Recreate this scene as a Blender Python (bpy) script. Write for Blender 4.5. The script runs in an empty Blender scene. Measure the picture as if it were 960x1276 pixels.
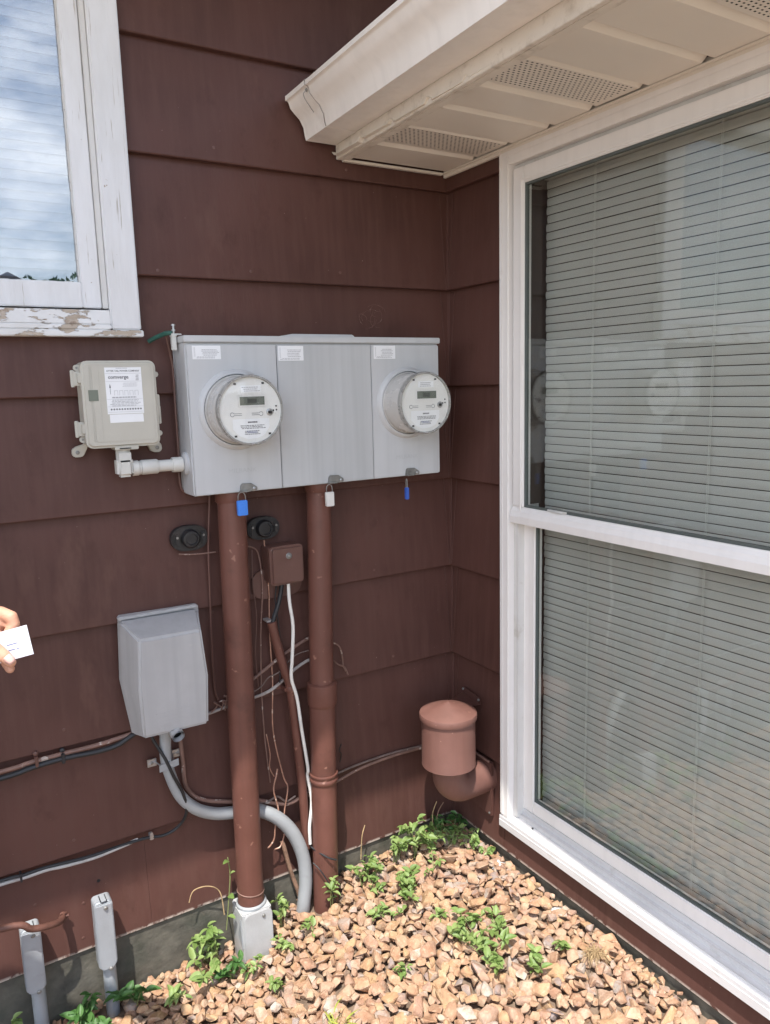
import bpy, bmesh, math, random
from mathutils import Vector, Matrix, noise
random.seed(7)
R = math.radians
scene = bpy.context.scene
col = scene.collection

# ------------------------------------------------------------------ camera
cam = bpy.data.cameras.new('camera'); cam_ob = bpy.data.objects.new('camera', cam); col.objects.link(cam_ob)
cam_ob.location = (-1.40391, -1.92579, 1.41241)
cam_ob.rotation_euler = (1.4073115, 0.0260689, -0.5488010)
cam.sensor_fit = 'HORIZONTAL'; cam.sensor_width = 36.0; cam.lens = 35.96
cam.clip_start = 0.02; cam.clip_end = 2000
scene.camera = cam_ob
scene.render.resolution_x = 770; scene.render.resolution_y = 1024

# ------------------------------------------------------------------ sky and sun
TO_SUN = Vector((-0.61 * math.cos(R(66.2)), -0.792 * math.cos(R(66.2)), math.sin(R(66.2)))).normalized()
world = bpy.data.worlds.new('World'); scene.world = world; world.use_nodes = True
wn, wl = world.node_tree.nodes, world.node_tree.links
wn.clear()
wo = wn.new('ShaderNodeOutputWorld'); bg = wn.new('ShaderNodeBackground')
sky = wn.new('ShaderNodeTexSky'); sky.sky_type = 'NISHITA'; sky.sun_disc = False
sky.sun_elevation = R(66.2); sky.sun_rotation = math.atan2(TO_SUN.x, TO_SUN.y)
sky.air_density = 1.0; sky.dust_density = 1.2; sky.ozone_density = 1.2
tc = wn.new('ShaderNodeTexCoord')
mp = wn.new('ShaderNodeMapping'); mp.inputs['Scale'].default_value = (1.0, 1.0, 2.6)
cn = wn.new('ShaderNodeTexNoise'); cn.inputs['Scale'].default_value = 2.3; cn.inputs['Detail'].default_value = 7; cn.inputs['Roughness'].default_value = 0.58
cr = wn.new('ShaderNodeValToRGB'); cr.color_ramp.elements[0].position = 0.49; cr.color_ramp.elements[1].position = 0.67
mx = wn.new('ShaderNodeMix'); mx.data_type = 'RGBA'
mx.inputs['B'].default_value = (12.5, 12.8, 13.4, 1)            # sunlit cloud, in the sky texture's own units
wl.new(tc.outputs['Generated'], mp.inputs['Vector']); wl.new(mp.outputs['Vector'], cn.inputs['Vector'])
wl.new(cn.outputs['Fac'], cr.inputs['Fac']); wl.new(cr.outputs['Color'], mx.inputs['Factor'])
wl.new(sky.outputs['Color'], mx.inputs['A']); wl.new(mx.outputs['Result'], bg.inputs['Color'])
bg.inputs['Strength'].default_value = 0.15
wl.new(bg.outputs['Background'], wo.inputs['Surface'])
world.cycles.sampling_method = 'MANUAL'; world.cycles.sample_map_resolution = 512

sun = bpy.data.lights.new('sun', 'SUN'); sun.energy = 3.0; sun.angle = R(0.53); sun.color = (1.0, 0.955, 0.89)
sun_ob = bpy.data.objects.new('sun', sun); col.objects.link(sun_ob)
sun_ob.rotation_euler = (-TO_SUN).to_track_quat('-Z', 'Y').to_euler(); sun_ob.location = (-3, -4, 8)

scene.render.engine = 'CYCLES'
scene.cycles.max_bounces = 6; scene.cycles.diffuse_bounces = 4; scene.cycles.glossy_bounces = 3; scene.cycles.transparent_max_bounces = 10
vs = scene.view_settings
vs.view_transform = 'Standard'; vs.look = 'None'; vs.gamma = 1.0; vs.use_curve_mapping = False
vs.exposure = 1.28

# ------------------------------------------------------------------ materials
def nd(nt, t, **kw):
    n = nt.nodes.new(t)
    for k, v in kw.items():
        if k.startswith('_'): setattr(n, k[1:], v)
        else: n.inputs[k].default_value = v
    return n
def rgba(c, f=1.0): return (min(c[0] * f, 1), min(c[1] * f, 1), min(c[2] * f, 1), 1)
def coords(nt, scale=(1, 1, 1), src='Object'):
    t = nd(nt, 'ShaderNodeTexCoord'); m = nd(nt, 'ShaderNodeMapping', Scale=scale)
    nt.links.new(t.outputs[src], m.inputs['Vector']); return m.outputs['Vector']
def mixc(nt, fac, a, b):
    m = nd(nt, 'ShaderNodeMix', _data_type='RGBA')
    for k, v in (('Factor', fac), ('A', a), ('B', b)):
        if hasattr(v, 'node'): nt.links.new(v, m.inputs[k])
        else: m.inputs[k].default_value = v
    return m.outputs['Result']
def noisef(nt, vec, scale, detail=4, rough=0.55, lo=0.0, hi=1.0):
    n = nd(nt, 'ShaderNodeTexNoise', Scale=scale, Detail=detail, Roughness=rough); nt.links.new(vec, n.inputs['Vector'])
    if (lo, hi) == (0.0, 1.0): return n.outputs['Fac']
    r = nd(nt, 'ShaderNodeMapRange', **{'From Min': lo, 'From Max': hi}); nt.links.new(n.outputs['Fac'], r.inputs['Value'])
    return r.outputs['Result']
def pm(name, c, rough=0.5, metal=0.0, var=0.12, scale=9, stretch=(1, 1, 1), bump=0.0, bscale=120, bstretch=(1, 1, 1),
       spots=None, spot_c=(0.5, 0.45, 0.4), spot_scale=60, streak=0.0, coat=0.0, dirt=None, dirt_c=(0.1, 0.09, 0.08), dirt_scale=5, spec=0.5, trans=0.0):
    m = bpy.data.materials.new(name); m.use_nodes = True; nt = m.node_tree
    b = nt.nodes['Principled BSDF']
    v = coords(nt, stretch)
    nz = noisef(nt, v, scale, 3, 0.6, 0.3, 0.7)
    colr = mixc(nt, nz, rgba(c, 1 - var), rgba(c, 1 + var))
    if streak:
        colr = mixc(nt, noisef(nt, coords(nt, (40, 40, 1.2)), 1.0, 3, 0.5, 0.45, 0.75), colr, rgba(c, 1 - streak))
    if dirt is not None:
        colr = mixc(nt, noisef(nt, coords(nt), dirt_scale, 4, 0.65, dirt, dirt + 0.22), colr, rgba(dirt_c))
    if spots is not None:
        colr = mixc(nt, noisef(nt, coords(nt), spot_scale, 2, 0.6, spots, spots + 0.04), colr, rgba(spot_c))
    nt.links.new(colr, b.inputs['Base Color'])
    b.inputs['Metallic'].default_value = metal
    b.inputs['Specular IOR Level'].default_value = spec
    b.inputs['Coat Weight'].default_value = coat
    mr = nd(nt, 'ShaderNodeMapRange', **{'To Min': max(rough - 0.08, 0.02), 'To Max': min(rough + 0.12, 1)})
    nt.links.new(nz, mr.inputs['Value']); nt.links.new(mr.outputs['Result'], b.inputs['Roughness'])
    if bump:
        bp = nd(nt, 'ShaderNodeBump', Strength=bump, Distance=0.002)
        nt.links.new(noisef(nt, coords(nt, bstretch), bscale, 2), bp.inputs['Height']); nt.links.new(bp.outputs['Normal'], b.inputs['Normal'])
    return m

def glass_mat(name, tint=(0.8, 0.86, 0.84), base=0.05):
    m = bpy.data.materials.new(name); m.use_nodes = True; nt = m.node_tree; nt.nodes.clear()
    o = nd(nt, 'ShaderNodeOutputMaterial'); t = nd(nt, 'ShaderNodeBsdfTransparent', Color=rgba(tint)); g = nd(nt, 'ShaderNodeBsdfGlossy', Roughness=0.0)
    lw = nd(nt, 'ShaderNodeLayerWeight', Blend=0.5)
    pw = nd(nt, 'ShaderNodeMath', _operation='POWER'); pw.inputs[1].default_value = 5
    mr = nd(nt, 'ShaderNodeMapRange', **{'To Min': base, 'To Max': 1.0})
    ms = nd(nt, 'ShaderNodeMixShader')
    nt.links.new(lw.outputs['Facing'], pw.inputs[0]); nt.links.new(pw.outputs[0], mr.inputs['Value']); nt.links.new(mr.outputs['Result'], ms.inputs['Fac'])
    nt.links.new(t.outputs[0], ms.inputs[1]); nt.links.new(g.outputs[0], ms.inputs[2]); nt.links.new(ms.outputs[0], o.inputs['Surface'])
    # faint waviness of the sheet
    bp = nd(nt, 'ShaderNodeBump', Strength=0.012, Distance=0.01)
    nt.links.new(noisef(nt, coords(nt), 3.0, 1), bp.inputs['Height']); nt.links.new(bp.outputs['Normal'], g.inputs['Normal'])
    return m

def siding_mat(name, run, edge=False):
    """brown paint over hardboard: blotches, faint vertical brush streaks, chalky specks"""
    m = bpy.data.materials.new(name); m.use_nodes = True; nt = m.node_tree; b = nt.nodes['Principled BSDF']
    v = coords(nt); base = (0.090, 0.0405, 0.0325)
    c = mixc(nt, noisef(nt, v, 2.2, 3, 0.6, 0.3, 0.7), rgba(base, 0.78), rgba(base, 1.20))
    c = mixc(nt, noisef(nt, coords(nt, (1, 1, 0.05)), 55, 2, 0.6, 0.4, 0.9), c, rgba((0.104, 0.051, 0.041)))
    c = mixc(nt, noisef(nt, coords(nt, (1, 1, 0.6)), 14, 4, 0.7, 0.56, 0.85), c, rgba((0.070, 0.030, 0.023)))
    c = mixc(nt, noisef(nt, v, 130, 2, 0.5, 0.78, 0.81), c, rgba((0.26, 0.19, 0.16)))
    c = mixc(nt, noisef(nt, coords(nt, (1, 1, 0.35)), 5.0, 5, 0.7, 0.60, 0.78), c, rgba((0.135, 0.070, 0.054)))       # faded, chalky patches
    if edge:                                                    # bare, chipped bottom edge
        sx = nd(nt, 'ShaderNodeSeparateXYZ'); nt.links.new(nd_tc(nt), sx.inputs[0])
        ed = nd(nt, 'ShaderNodeMapRange', **{'From Min': 0.010, 'From Max': 0.001}); nt.links.new(sx.outputs['Z'], ed.inputs['Value'])
        mu = nd(nt, 'ShaderNodeMath', _operation='MULTIPLY'); nt.links.new(ed.outputs[0], mu.inputs[0]); nt.links.new(noisef(nt, v, 45, 3, 0.6, 0.40, 0.52), mu.inputs[1])
        c = mixc(nt, mu.outputs[0], c, rgba((0.55, 0.47, 0.40)))
    nt.links.new(c, b.inputs['Base Color'])
    b.inputs['Roughness'].default_value = 0.50; b.inputs['Specular IOR Level'].default_value = 0.26
    bp = nd(nt, 'ShaderNodeBump', Strength=0.16, Distance=0.002)
    nt.links.new(noisef(nt, coords(nt, (1, 1, 0.22)), 170, 2), bp.inputs['Height'])
    bp2 = nd(nt, 'ShaderNodeBump', Strength=0.25, Distance=0.006)
    nt.links.new(noisef(nt, v, 9, 2), bp2.inputs['Height']); nt.links.new(bp.outputs['Normal'], bp2.inputs['Normal'])
    nt.links.new(bp2.outputs['Normal'], b.inputs['Normal'])
    return m
def nd_tc(nt): return nd(nt, 'ShaderNodeTexCoord').outputs['Object']

def stone_mat():
    m = bpy.data.materials.new('quarry_stone'); m.use_nodes = True; nt = m.node_tree; b = nt.nodes['Principled BSDF']
    oi = nd(nt, 'ShaderNodeObjectInfo'); ge = nd(nt, 'ShaderNodeNewGeometry')
    ad = nd(nt, 'ShaderNodeMath', _operation='ADD'); nt.links.new(oi.outputs['Random'], ad.inputs[0]); nt.links.new(ge.outputs['Random Per Island'], ad.inputs[1])
    fr = nd(nt, 'ShaderNodeMath', _operation='FRACT'); nt.links.new(ad.outputs[0], fr.inputs[0])
    rp = nd(nt, 'ShaderNodeValToRGB'); e = rp.color_ramp.elements
    stops = [(0.0, (0.56, 0.36, 0.20)), (0.16, (0.62, 0.42, 0.25)), (0.32, (0.50, 0.31, 0.22)), (0.48, (0.64, 0.47, 0.32)), (0.62, (0.58, 0.36, 0.22)),
             (0.74, (0.50, 0.33, 0.25)), (0.85, (0.66, 0.51, 0.38)), (0.93, (0.36, 0.29, 0.27)), (1.0, (0.64, 0.57, 0.48))]
    e[0].position, e[0].color = stops[0][0], rgba(stops[0][1]); e[1].position, e[1].color = stops[-1][0], rgba(stops[-1][1])
    for p_, c_ in stops[1:-1]: k = e.new(p_); k.color = rgba(c_)
    nt.links.new(fr.outputs[0], rp.inputs['Fac'])
    v = ge.outputs['Position']; v2 = v
    c = mixc(nt, noisef(nt, v2, 34, 3, 0.65, 0.42, 0.72), rp.outputs['Color'], rgba((0.42, 0.23, 0.14)))
    c = mixc(nt, noisef(nt, v, 90, 2, 0.6, 0.55, 0.8), c, rgba((0.68, 0.52, 0.36)))
    hs = nd(nt, 'ShaderNodeHueSaturation', Saturation=1.02, Value=0.72); nt.links.new(c, hs.inputs['Color']); nt.links.new(hs.outputs['Color'], b.inputs['Base Color']); b.inputs['Roughness'].default_value = 0.85; b.inputs['Specular IOR Level'].default_value = 0.25
    bp = nd(nt, 'ShaderNodeBump', Strength=0.85, Distance=0.004); nt.links.new(noisef(nt, v, 130, 3, 0.65), bp.inputs['Height']); nt.links.new(bp.outputs['Normal'], b.inputs['Normal'])
    return m
def leaf_mat(name, c, c2):
    m = bpy.data.materials.new(name); m.use_nodes = True; nt = m.node_tree; b = nt.nodes['Principled BSDF']
    oi = nd(nt, 'ShaderNodeObjectInfo'); ge = nd(nt, 'ShaderNodeNewGeometry')
    ad = nd(nt, 'ShaderNodeMath', _operation='ADD'); nt.links.new(oi.outputs['Random'], ad.inputs[0]); nt.links.new(ge.outputs['Random Per Island'], ad.inputs[1])
    fr = nd(nt, 'ShaderNodeMath', _operation='FRACT'); nt.links.new(ad.outputs[0], fr.inputs[0])
    cc = mixc(nt, fr.outputs[0], rgba(c), rgba(c2))
    cc = mixc(nt, noisef(nt, coords(nt), 60, 3, 0.5, 0.5, 0.9), cc, rgba(c2, 1.25))
    nt.links.new(cc, b.inputs['Base Color']); b.inputs['Roughness'].default_value = 0.5
    tr = nd(nt, 'ShaderNodeBsdfTranslucent'); nt.links.new(cc, tr.inputs['Color'])
    ms = nd(nt, 'ShaderNodeMixShader', Fac=0.28); o = nt.nodes['Material Output']
    nt.links.new(b.outputs[0], ms.inputs[1]); nt.links.new(tr.outputs[0], ms.inputs[2]); nt.links.new(ms.outputs[0], o.inputs['Surface'])
    return m

M = {}
M['siding'] = siding_mat('brown_siding_paint', 'x'); M['siding_edge'] = siding_mat('brown_siding_paint_chipped', 'x', True)
M['brown_pipe'] = pm('brown_pipe_paint', (0.142, 0.060, 0.045), 0.42, var=0.12, scale=14, bump=0.2, bscale=90, spots=0.68, spot_c=(0.26, 0.135, 0.10), spot_scale=34, dirt=0.58, dirt_c=(0.085, 0.038, 0.030), spec=0.35, streak=0.15, dirt_scale=9)  # pale spots: faded paint flakes, with sun specks put into the colour
M['brown_paint'] = pm('brown_box_paint', (0.115, 0.055, 0.043), 0.42, var=0.1, scale=20, bump=0.15, dirt=0.6, dirt_c=(0.09, 0.05, 0.04), dirt_scale=14)
M['brown_cable'] = pm('painted_cable', (0.20, 0.115, 0.09), 0.55, var=0.2, scale=30, spots=0.62, spot_c=(0.45, 0.38, 0.33), spot_scale=45)
M['dark_cable'] = pm('dark_grey_brown_cable', (0.16, 0.115, 0.10), 0.55, var=0.25, scale=30, spots=0.62, spot_c=(0.34, 0.30, 0.27), spot_scale=40)
M['copper_wire'] = pm('dull_copper_wire', (0.36, 0.19, 0.13), 0.5, var=0.3, scale=50, spots=0.6, spot_c=(0.60, 0.45, 0.36), spot_scale=60)
M['black_rubber'] = pm('black_rubber', (0.018, 0.018, 0.02), 0.5, var=0.3, scale=30)
M['black_plastic'] = pm('black_plastic', (0.014, 0.014, 0.016), 0.38, var=0.2, scale=40, bump=0.1, dirt=0.6, dirt_c=(0.06, 0.045, 0.04), dirt_scale=30)
M['white_cable'] = pm('white_cable_jacket', (0.72, 0.70, 0.66), 0.45, var=0.07, scale=30, dirt=0.66, dirt_c=(0.35, 0.29, 0.24), dirt_scale=22)
M['grey_cable'] = pm('weathered_grey_cable', (0.34, 0.31, 0.29), 0.55, var=0.2, scale=30, dirt=0.5, dirt_c=(0.2, 0.13, 0.11), dirt_scale=18)
M['pale_cable'] = pm('pale_grey_cable', (0.42, 0.40, 0.385), 0.55, var=0.15, scale=30, dirt=0.5, dirt_c=(0.25, 0.20, 0.18), dirt_scale=18)
M['cabinet'] = pm('grey_enamel', (0.50, 0.508, 0.515), 0.40, var=0.05, scale=5, bump=0.05, bscale=260, streak=0.06, dirt=0.66, dirt_c=(0.44, 0.445, 0.44), dirt_scale=4)
M['cabinet_b'] = pm('grey_enamel_streaked', (0.465, 0.475, 0.48), 0.45, var=0.05, scale=4, bump=0.05, bscale=260, streak=0.12, dirt=0.62, dirt_c=(0.40, 0.405, 0.40), dirt_scale=5)
M['beige_plastic'] = pm('beige_plastic', (0.47, 0.45, 0.39), 0.45, var=0.06, scale=8, bump=0.08, bscale=300, dirt=0.64, dirt_c=(0.33, 0.31, 0.26), dirt_scale=8)
M['pvc'] = pm('pale_pvc', (0.56, 0.555, 0.52), 0.38, var=0.05, scale=12, dirt=0.66, dirt_c=(0.42, 0.40, 0.36), dirt_scale=20)
M['grey_pvc'] = pm('grey_pvc', (0.30, 0.315, 0.325), 0.45, var=0.08, scale=12, bump=0.06, dirt=0.6, dirt_c=(0.22, 0.22, 0.22), dirt_scale=12)
M['phone_plastic'] = pm('chalky_grey_plastic', (0.40, 0.40, 0.405), 0.62, var=0.07, scale=9, bump=0.15, bscale=240, bstretch=(1, 1, 0.1), streak=0.10, spots=0.72, spot_c=(0.44, 0.44, 0.43), spot_scale=20, dirt=0.6, dirt_c=(0.33, 0.33, 0.33), dirt_scale=10)
M['ped_metal'] = pm('grey_cast_metal', (0.33, 0.35, 0.37), 0.42, metal=0.15, var=0.08, scale=18, bump=0.1, bscale=200, dirt=0.6, dirt_c=(0.25, 0.25, 0.25), dirt_scale=16)
M['pale_cast'] = pm('pale_grey_casting', (0.42, 0.425, 0.425), 0.5, var=0.08, scale=16, bump=0.15, bscale=160, dirt=0.62, dirt_c=(0.36, 0.34, 0.31), dirt_scale=14)
M['steel'] = pm('galvanized_steel', (0.42, 0.42, 0.42), 0.38, metal=0.75, var=0.2, scale=60)
M['dull_steel'] = pm('dull_steel', (0.26, 0.255, 0.24), 0.5, metal=0.6, var=0.25, scale=60)
M['meter_white'] = pm('meter_white_plastic', (0.72, 0.715, 0.69), 0.32, var=0.04, scale=12, coat=0.3)
M['meter_side'] = pm('meter_side_plastic', (0.52, 0.505, 0.48), 0.24, var=0.05, scale=14, coat=0.4)
M['meter_rim'] = pm('meter_rim', (0.34, 0.335, 0.32), 0.25, metal=0.3, var=0.03, scale=20)
M['lcd'] = pm('liquid_crystal_display', (0.13, 0.145, 0.125), 0.18, var=0.06, scale=30)
M['lcd_dark'] = pm('display_segments', (0.045, 0.05, 0.045), 0.3, var=0.05)
M['paper'] = pm('white_label_paper', (0.78, 0.79, 0.80), 0.55, var=0.03, scale=20)
M['ink'] = pm('grey_ink', (0.16, 0.16, 0.17), 0.6, var=0.1)
M['ink_light'] = pm('faded_ink', (0.42, 0.42, 0.43), 0.6, var=0.1)
M['ink_blue'] = pm('blue_grey_ink', (0.14, 0.17, 0.30), 0.6, var=0.1)
M['sticker_green'] = pm('green_grey_sticker', (0.155, 0.175, 0.14), 0.4, var=0.1)
M['blue_seal'] = pm('blue_plastic_seal', (0.05, 0.22, 0.72), 0.35, var=0.08, scale=40)
M['blue_dark'] = pm('deep_blue_plastic_seal', (0.04, 0.11, 0.46), 0.35, var=0.08, scale=40)
M['white_seal'] = pm('white_plastic_seal', (0.66, 0.65, 0.62), 0.35, var=0.05, scale=40)
M['green_wire'] = pm('green_wire_jacket', (0.02, 0.085, 0.065), 0.45, var=0.3, scale=40)
M['terracotta'] = pm('rosy_brown_vent_paint', (0.158, 0.074, 0.058), 0.55, var=0.12, scale=9, bump=0.12, bscale=220, spots=0.74, spot_c=(0.30, 0.16, 0.12), spot_scale=60, dirt=0.55, dirt_c=(0.125, 0.057, 0.045), dirt_scale=11, streak=0.12)
M['rust_pipe'] = pm('rusty_brown_pipe', (0.125, 0.055, 0.040), 0.6, var=0.25, scale=30, bump=0.3)
M['vinyl'] = pm('white_vinyl', (0.80, 0.775, 0.755), 0.38, var=0.03, scale=5, streak=0.05, dirt=0.68, dirt_c=(0.66, 0.62, 0.58), dirt_scale=9, bump=0.03)
M['vinyl_shade'] = pm('grey_white_vinyl_track', (0.60, 0.59, 0.57), 0.45, var=0.05, scale=9, dirt=0.6, dirt_c=(0.42, 0.39, 0.34), dirt_scale=12)
M['vinyl_sill'] = pm('grey_white_sill', (0.62, 0.61, 0.605), 0.42, var=0.05, scale=7, dirt=0.62, dirt_c=(0.46, 0.43, 0.39), dirt_scale=14)
M['gasket'] = pm('dark_glazing_gasket', (0.09, 0.105, 0.10), 0.5, var=0.1)
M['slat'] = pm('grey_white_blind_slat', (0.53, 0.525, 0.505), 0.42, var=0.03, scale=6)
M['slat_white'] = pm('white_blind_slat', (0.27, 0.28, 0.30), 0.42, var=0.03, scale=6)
M['cord'] = pm('blind_cord', (0.6, 0.6, 0.57), 0.7, var=0.05)
M['dark_room'] = pm('dim_room_wall', (0.10, 0.09, 0.08), 0.8, var=0.1, scale=3)
M['dark_wood'] = pm('dark_brown_jamb', (0.055, 0.042, 0.036), 0.5, var=0.2, scale=14, stretch=(1, 1, 0.1))
M['glass_r'] = glass_mat('window_glass_right', (0.935, 0.953, 0.94), 0.085); M['glass_l'] = glass_mat('window_glass_left', (0.80, 0.84, 0.88), 0.17)
M['meter_glass'] = glass_mat('meter_cover_glass', (0.97, 0.975, 0.97), 0.045)
M['soffit'] = pm('cream_aluminium_soffit', (0.74, 0.68, 0.60), 0.42, var=0.03, scale=6, dirt=0.68, dirt_c=(0.64, 0.58, 0.50), dirt_scale=6)
M['gutter'] = pm('cream_aluminium_gutter', (0.85, 0.81, 0.765), 0.36, var=0.04, scale=7, streak=0.07, dirt=0.66, dirt_c=(0.62, 0.56, 0.50), dirt_scale=6)
M['fascia'] = pm('weathered_fascia', (0.72, 0.66, 0.58), 0.55, var=0.06, scale=12, dirt=0.52, dirt_c=(0.52, 0.46, 0.39), dirt_scale=30)
M['shingle'] = pm('brown_asphalt_shingle', (0.09, 0.075, 0.065), 0.9, var=0.35, scale=40, bump=0.6, bscale=200)
M['concrete'] = pm('weathered_concrete', (0.105, 0.096, 0.076), 0.9, var=0.35, scale=16, bump=1.0, bscale=60, dirt=0.48, dirt_c=(0.06, 0.062, 0.045), dirt_scale=9)
M['soil'] = pm('dark_soil', (0.19, 0.135, 0.095), 0.95, var=0.4, scale=30, bump=0.8, bscale=60)
M['stone'] = stone_mat()
M['leaf'] = leaf_mat('weed_leaf', (0.14, 0.23, 0.055), (0.28, 0.37, 0.125)); M['leaf_shaded'] = leaf_mat('shaded_weed_leaf', (0.045, 0.12, 0.028), (0.09, 0.20, 0.05))  # second one is a darker leaf copy with shade put into its colour
M['leaf_yellow'] = leaf_mat('yellow_weed_leaf', (0.28, 0.36, 0.05), (0.42, 0.44, 0.09)); M['stem'] = pm('weed_stem', (0.17, 0.19, 0.07), 0.6, var=0.25, scale=40)
M['dry'] = pm('dry_plant', (0.36, 0.25, 0.13), 0.8, var=0.3, scale=60); M['dry_dark'] = pm('dead_root', (0.22, 0.13, 0.085), 0.8, var=0.3, scale=50)
M['fabric'] = pm('white_ground_sheet', (0.55, 0.55, 0.54), 0.8, var=0.15, scale=30)
M['skin'] = pm('skin', (0.55, 0.285, 0.19), 0.5, var=0.13, scale=45, bump=0.25, bscale=260, spec=0.35)
M['nail'] = pm('fingernail', (0.66, 0.40, 0.34), 0.3, var=0.04)
M['shirt'] = pm('navy_shirt', (0.05, 0.07, 0.13), 0.85, var=0.15, scale=20, bump=0.2); M['trousers'] = pm('dark_trousers', (0.04, 0.045, 0.055), 0.85, var=0.15, bump=0.2)
M['shoe'] = pm('brown_shoe', (0.08, 0.05, 0.03), 0.5); M['hair'] = pm('dark_hair', (0.03, 0.022, 0.016), 0.6, var=0.3, scale=60)
M['card'] = pm('white_card', (0.58, 0.58, 0.63), 0.5, var=0.02)
M['yard'] = pm('pale_bounce_yard', (0.33, 0.275, 0.215), 0.95, var=0.22, scale=3, bump=0.8, bscale=60, spots=0.62, spot_c=(0.20, 0.20, 0.10), spot_scale=1.2)  # unseen yard; pale warm tone picked to bounce light up to the soffit
M['primer'] = pm('bare_paint', (0.58, 0.54, 0.49), 0.7, var=0.1)
M['neighbour_wall'] = pm('pale_grey_siding', (0.45, 0.44, 0.42), 0.7, var=0.05); M['neighbour_roof'] = pm('grey_shingle', (0.16, 0.15, 0.15), 0.9, var=0.2, scale=30)
M['bark'] = pm('bark', (0.11, 0.08, 0.06), 0.9, var=0.3, scale=12, bump=0.8, bscale=30); M['crown'] = leaf_mat('tree_leaf', (0.035, 0.085, 0.02), (0.075, 0.15, 0.04))
M['void'] = pm('dark_void', (0.006, 0.006, 0.006), 0.95, var=0.1, spec=0.1)  # flat black standing in for unlit depth behind openings
def peel_mat():
    m = bpy.data.materials.new('peeling_white_paint'); m.use_nodes = True; nt = m.node_tree; b = nt.nodes['Principled BSDF']
    v = coords(nt, (0.6, 1, 1.6)); f = noisef(nt, v, 26, 6, 0.62, 0.545, 0.57)
    wood = mixc(nt, noisef(nt, coords(nt, (1, 6, 6)), 22, 5, 0.6, 0.3, 0.7), rgba((0.36, 0.29, 0.22)), rgba((0.50, 0.43, 0.36)))
    wood = mixc(nt, noisef(nt, coords(nt), 60, 4, 0.6, 0.55, 0.7), wood, rgba((0.27, 0.20, 0.15)))
    paint = mixc(nt, noisef(nt, coords(nt), 12, 4, 0.6, 0.35, 0.8), rgba((0.74, 0.745, 0.75)), rgba((0.60, 0.58, 0.55)))
    nt.links.new(mixc(nt, f, paint, wood), b.inputs['Base Color']); b.inputs['Roughness'].default_value = 0.6
    inv = nd(nt, 'ShaderNodeMath', _operation='SUBTRACT'); inv.inputs[0].default_value = 1.0; nt.links.new(f, inv.inputs[1])
    bp = nd(nt, 'ShaderNodeBump', Strength=0.9, Distance=0.0015); nt.links.new(inv.outputs[0], bp.inputs['Height']); nt.links.new(bp.outputs['Normal'], b.inputs['Normal'])
    return m
def old_paint_mat():
    m = bpy.data.materials.new('old_white_paint'); m.use_nodes = True; nt = m.node_tree; b = nt.nodes['Principled BSDF']
    c = mixc(nt, noisef(nt, coords(nt, (1, 1, 0.25)), 16, 5, 0.6, 0.35, 0.8), rgba((0.72, 0.725, 0.74)), rgba((0.61, 0.605, 0.60)))
    c = mixc(nt, noisef(nt, coords(nt, (2.2, 1, 0.10)), 90, 4, 0.55, 0.64, 0.70), c, rgba((0.44, 0.41, 0.37)))
    c = mixc(nt, noisef(nt, coords(nt), 34, 4, 0.65, 0.69, 0.70), c, rgba((0.40, 0.33, 0.26)))
    nt.links.new(c, b.inputs['Base Color']); b.inputs['Roughness'].default_value = 0.55
    bp = nd(nt, 'ShaderNodeBump', Strength=0.5, Distance=0.002); nt.links.new(noisef(nt, coords(nt, (1, 1, 0.06)), 130, 4), bp.inputs['Height']); nt.links.new(bp.outputs['Normal'], b.inputs['Normal'])
    return m
M['peel'] = peel_mat(); M['old_white'] = old_paint_mat()

# ------------------------------------------------------------------ mesh helpers
def link(name, me, mat=None, parent=None):
    o = bpy.data.objects.new(name, me); col.objects.link(o)
    if mat is not None and me is not None:
        me.materials.clear(); me.materials.append(mat)
    if parent is not None: attach(o, parent)
    return o
def world_loc(o):
    l = Vector((0, 0, 0))
    while o is not None: l += o.location; l += o.matrix_parent_inverse.translation; o = o.parent
    return l
def attach(o, parent):
    o.parent = parent; o.matrix_parent_inverse = Matrix.Translation(-world_loc(parent))
def tag(o, label=None, cat=None, group=None, kind=None):
    if label: o['label'] = label
    if cat: o['category'] = cat
    if group: o['group'] = group
    if kind: o['kind'] = kind
    return o
def thing(name, label, cat, loc, group=None):
    o = bpy.data.objects.new(name, None); col.objects.link(o); o.location = loc; o.empty_display_size = 0.05
    return tag(o, label, cat, group)

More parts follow.
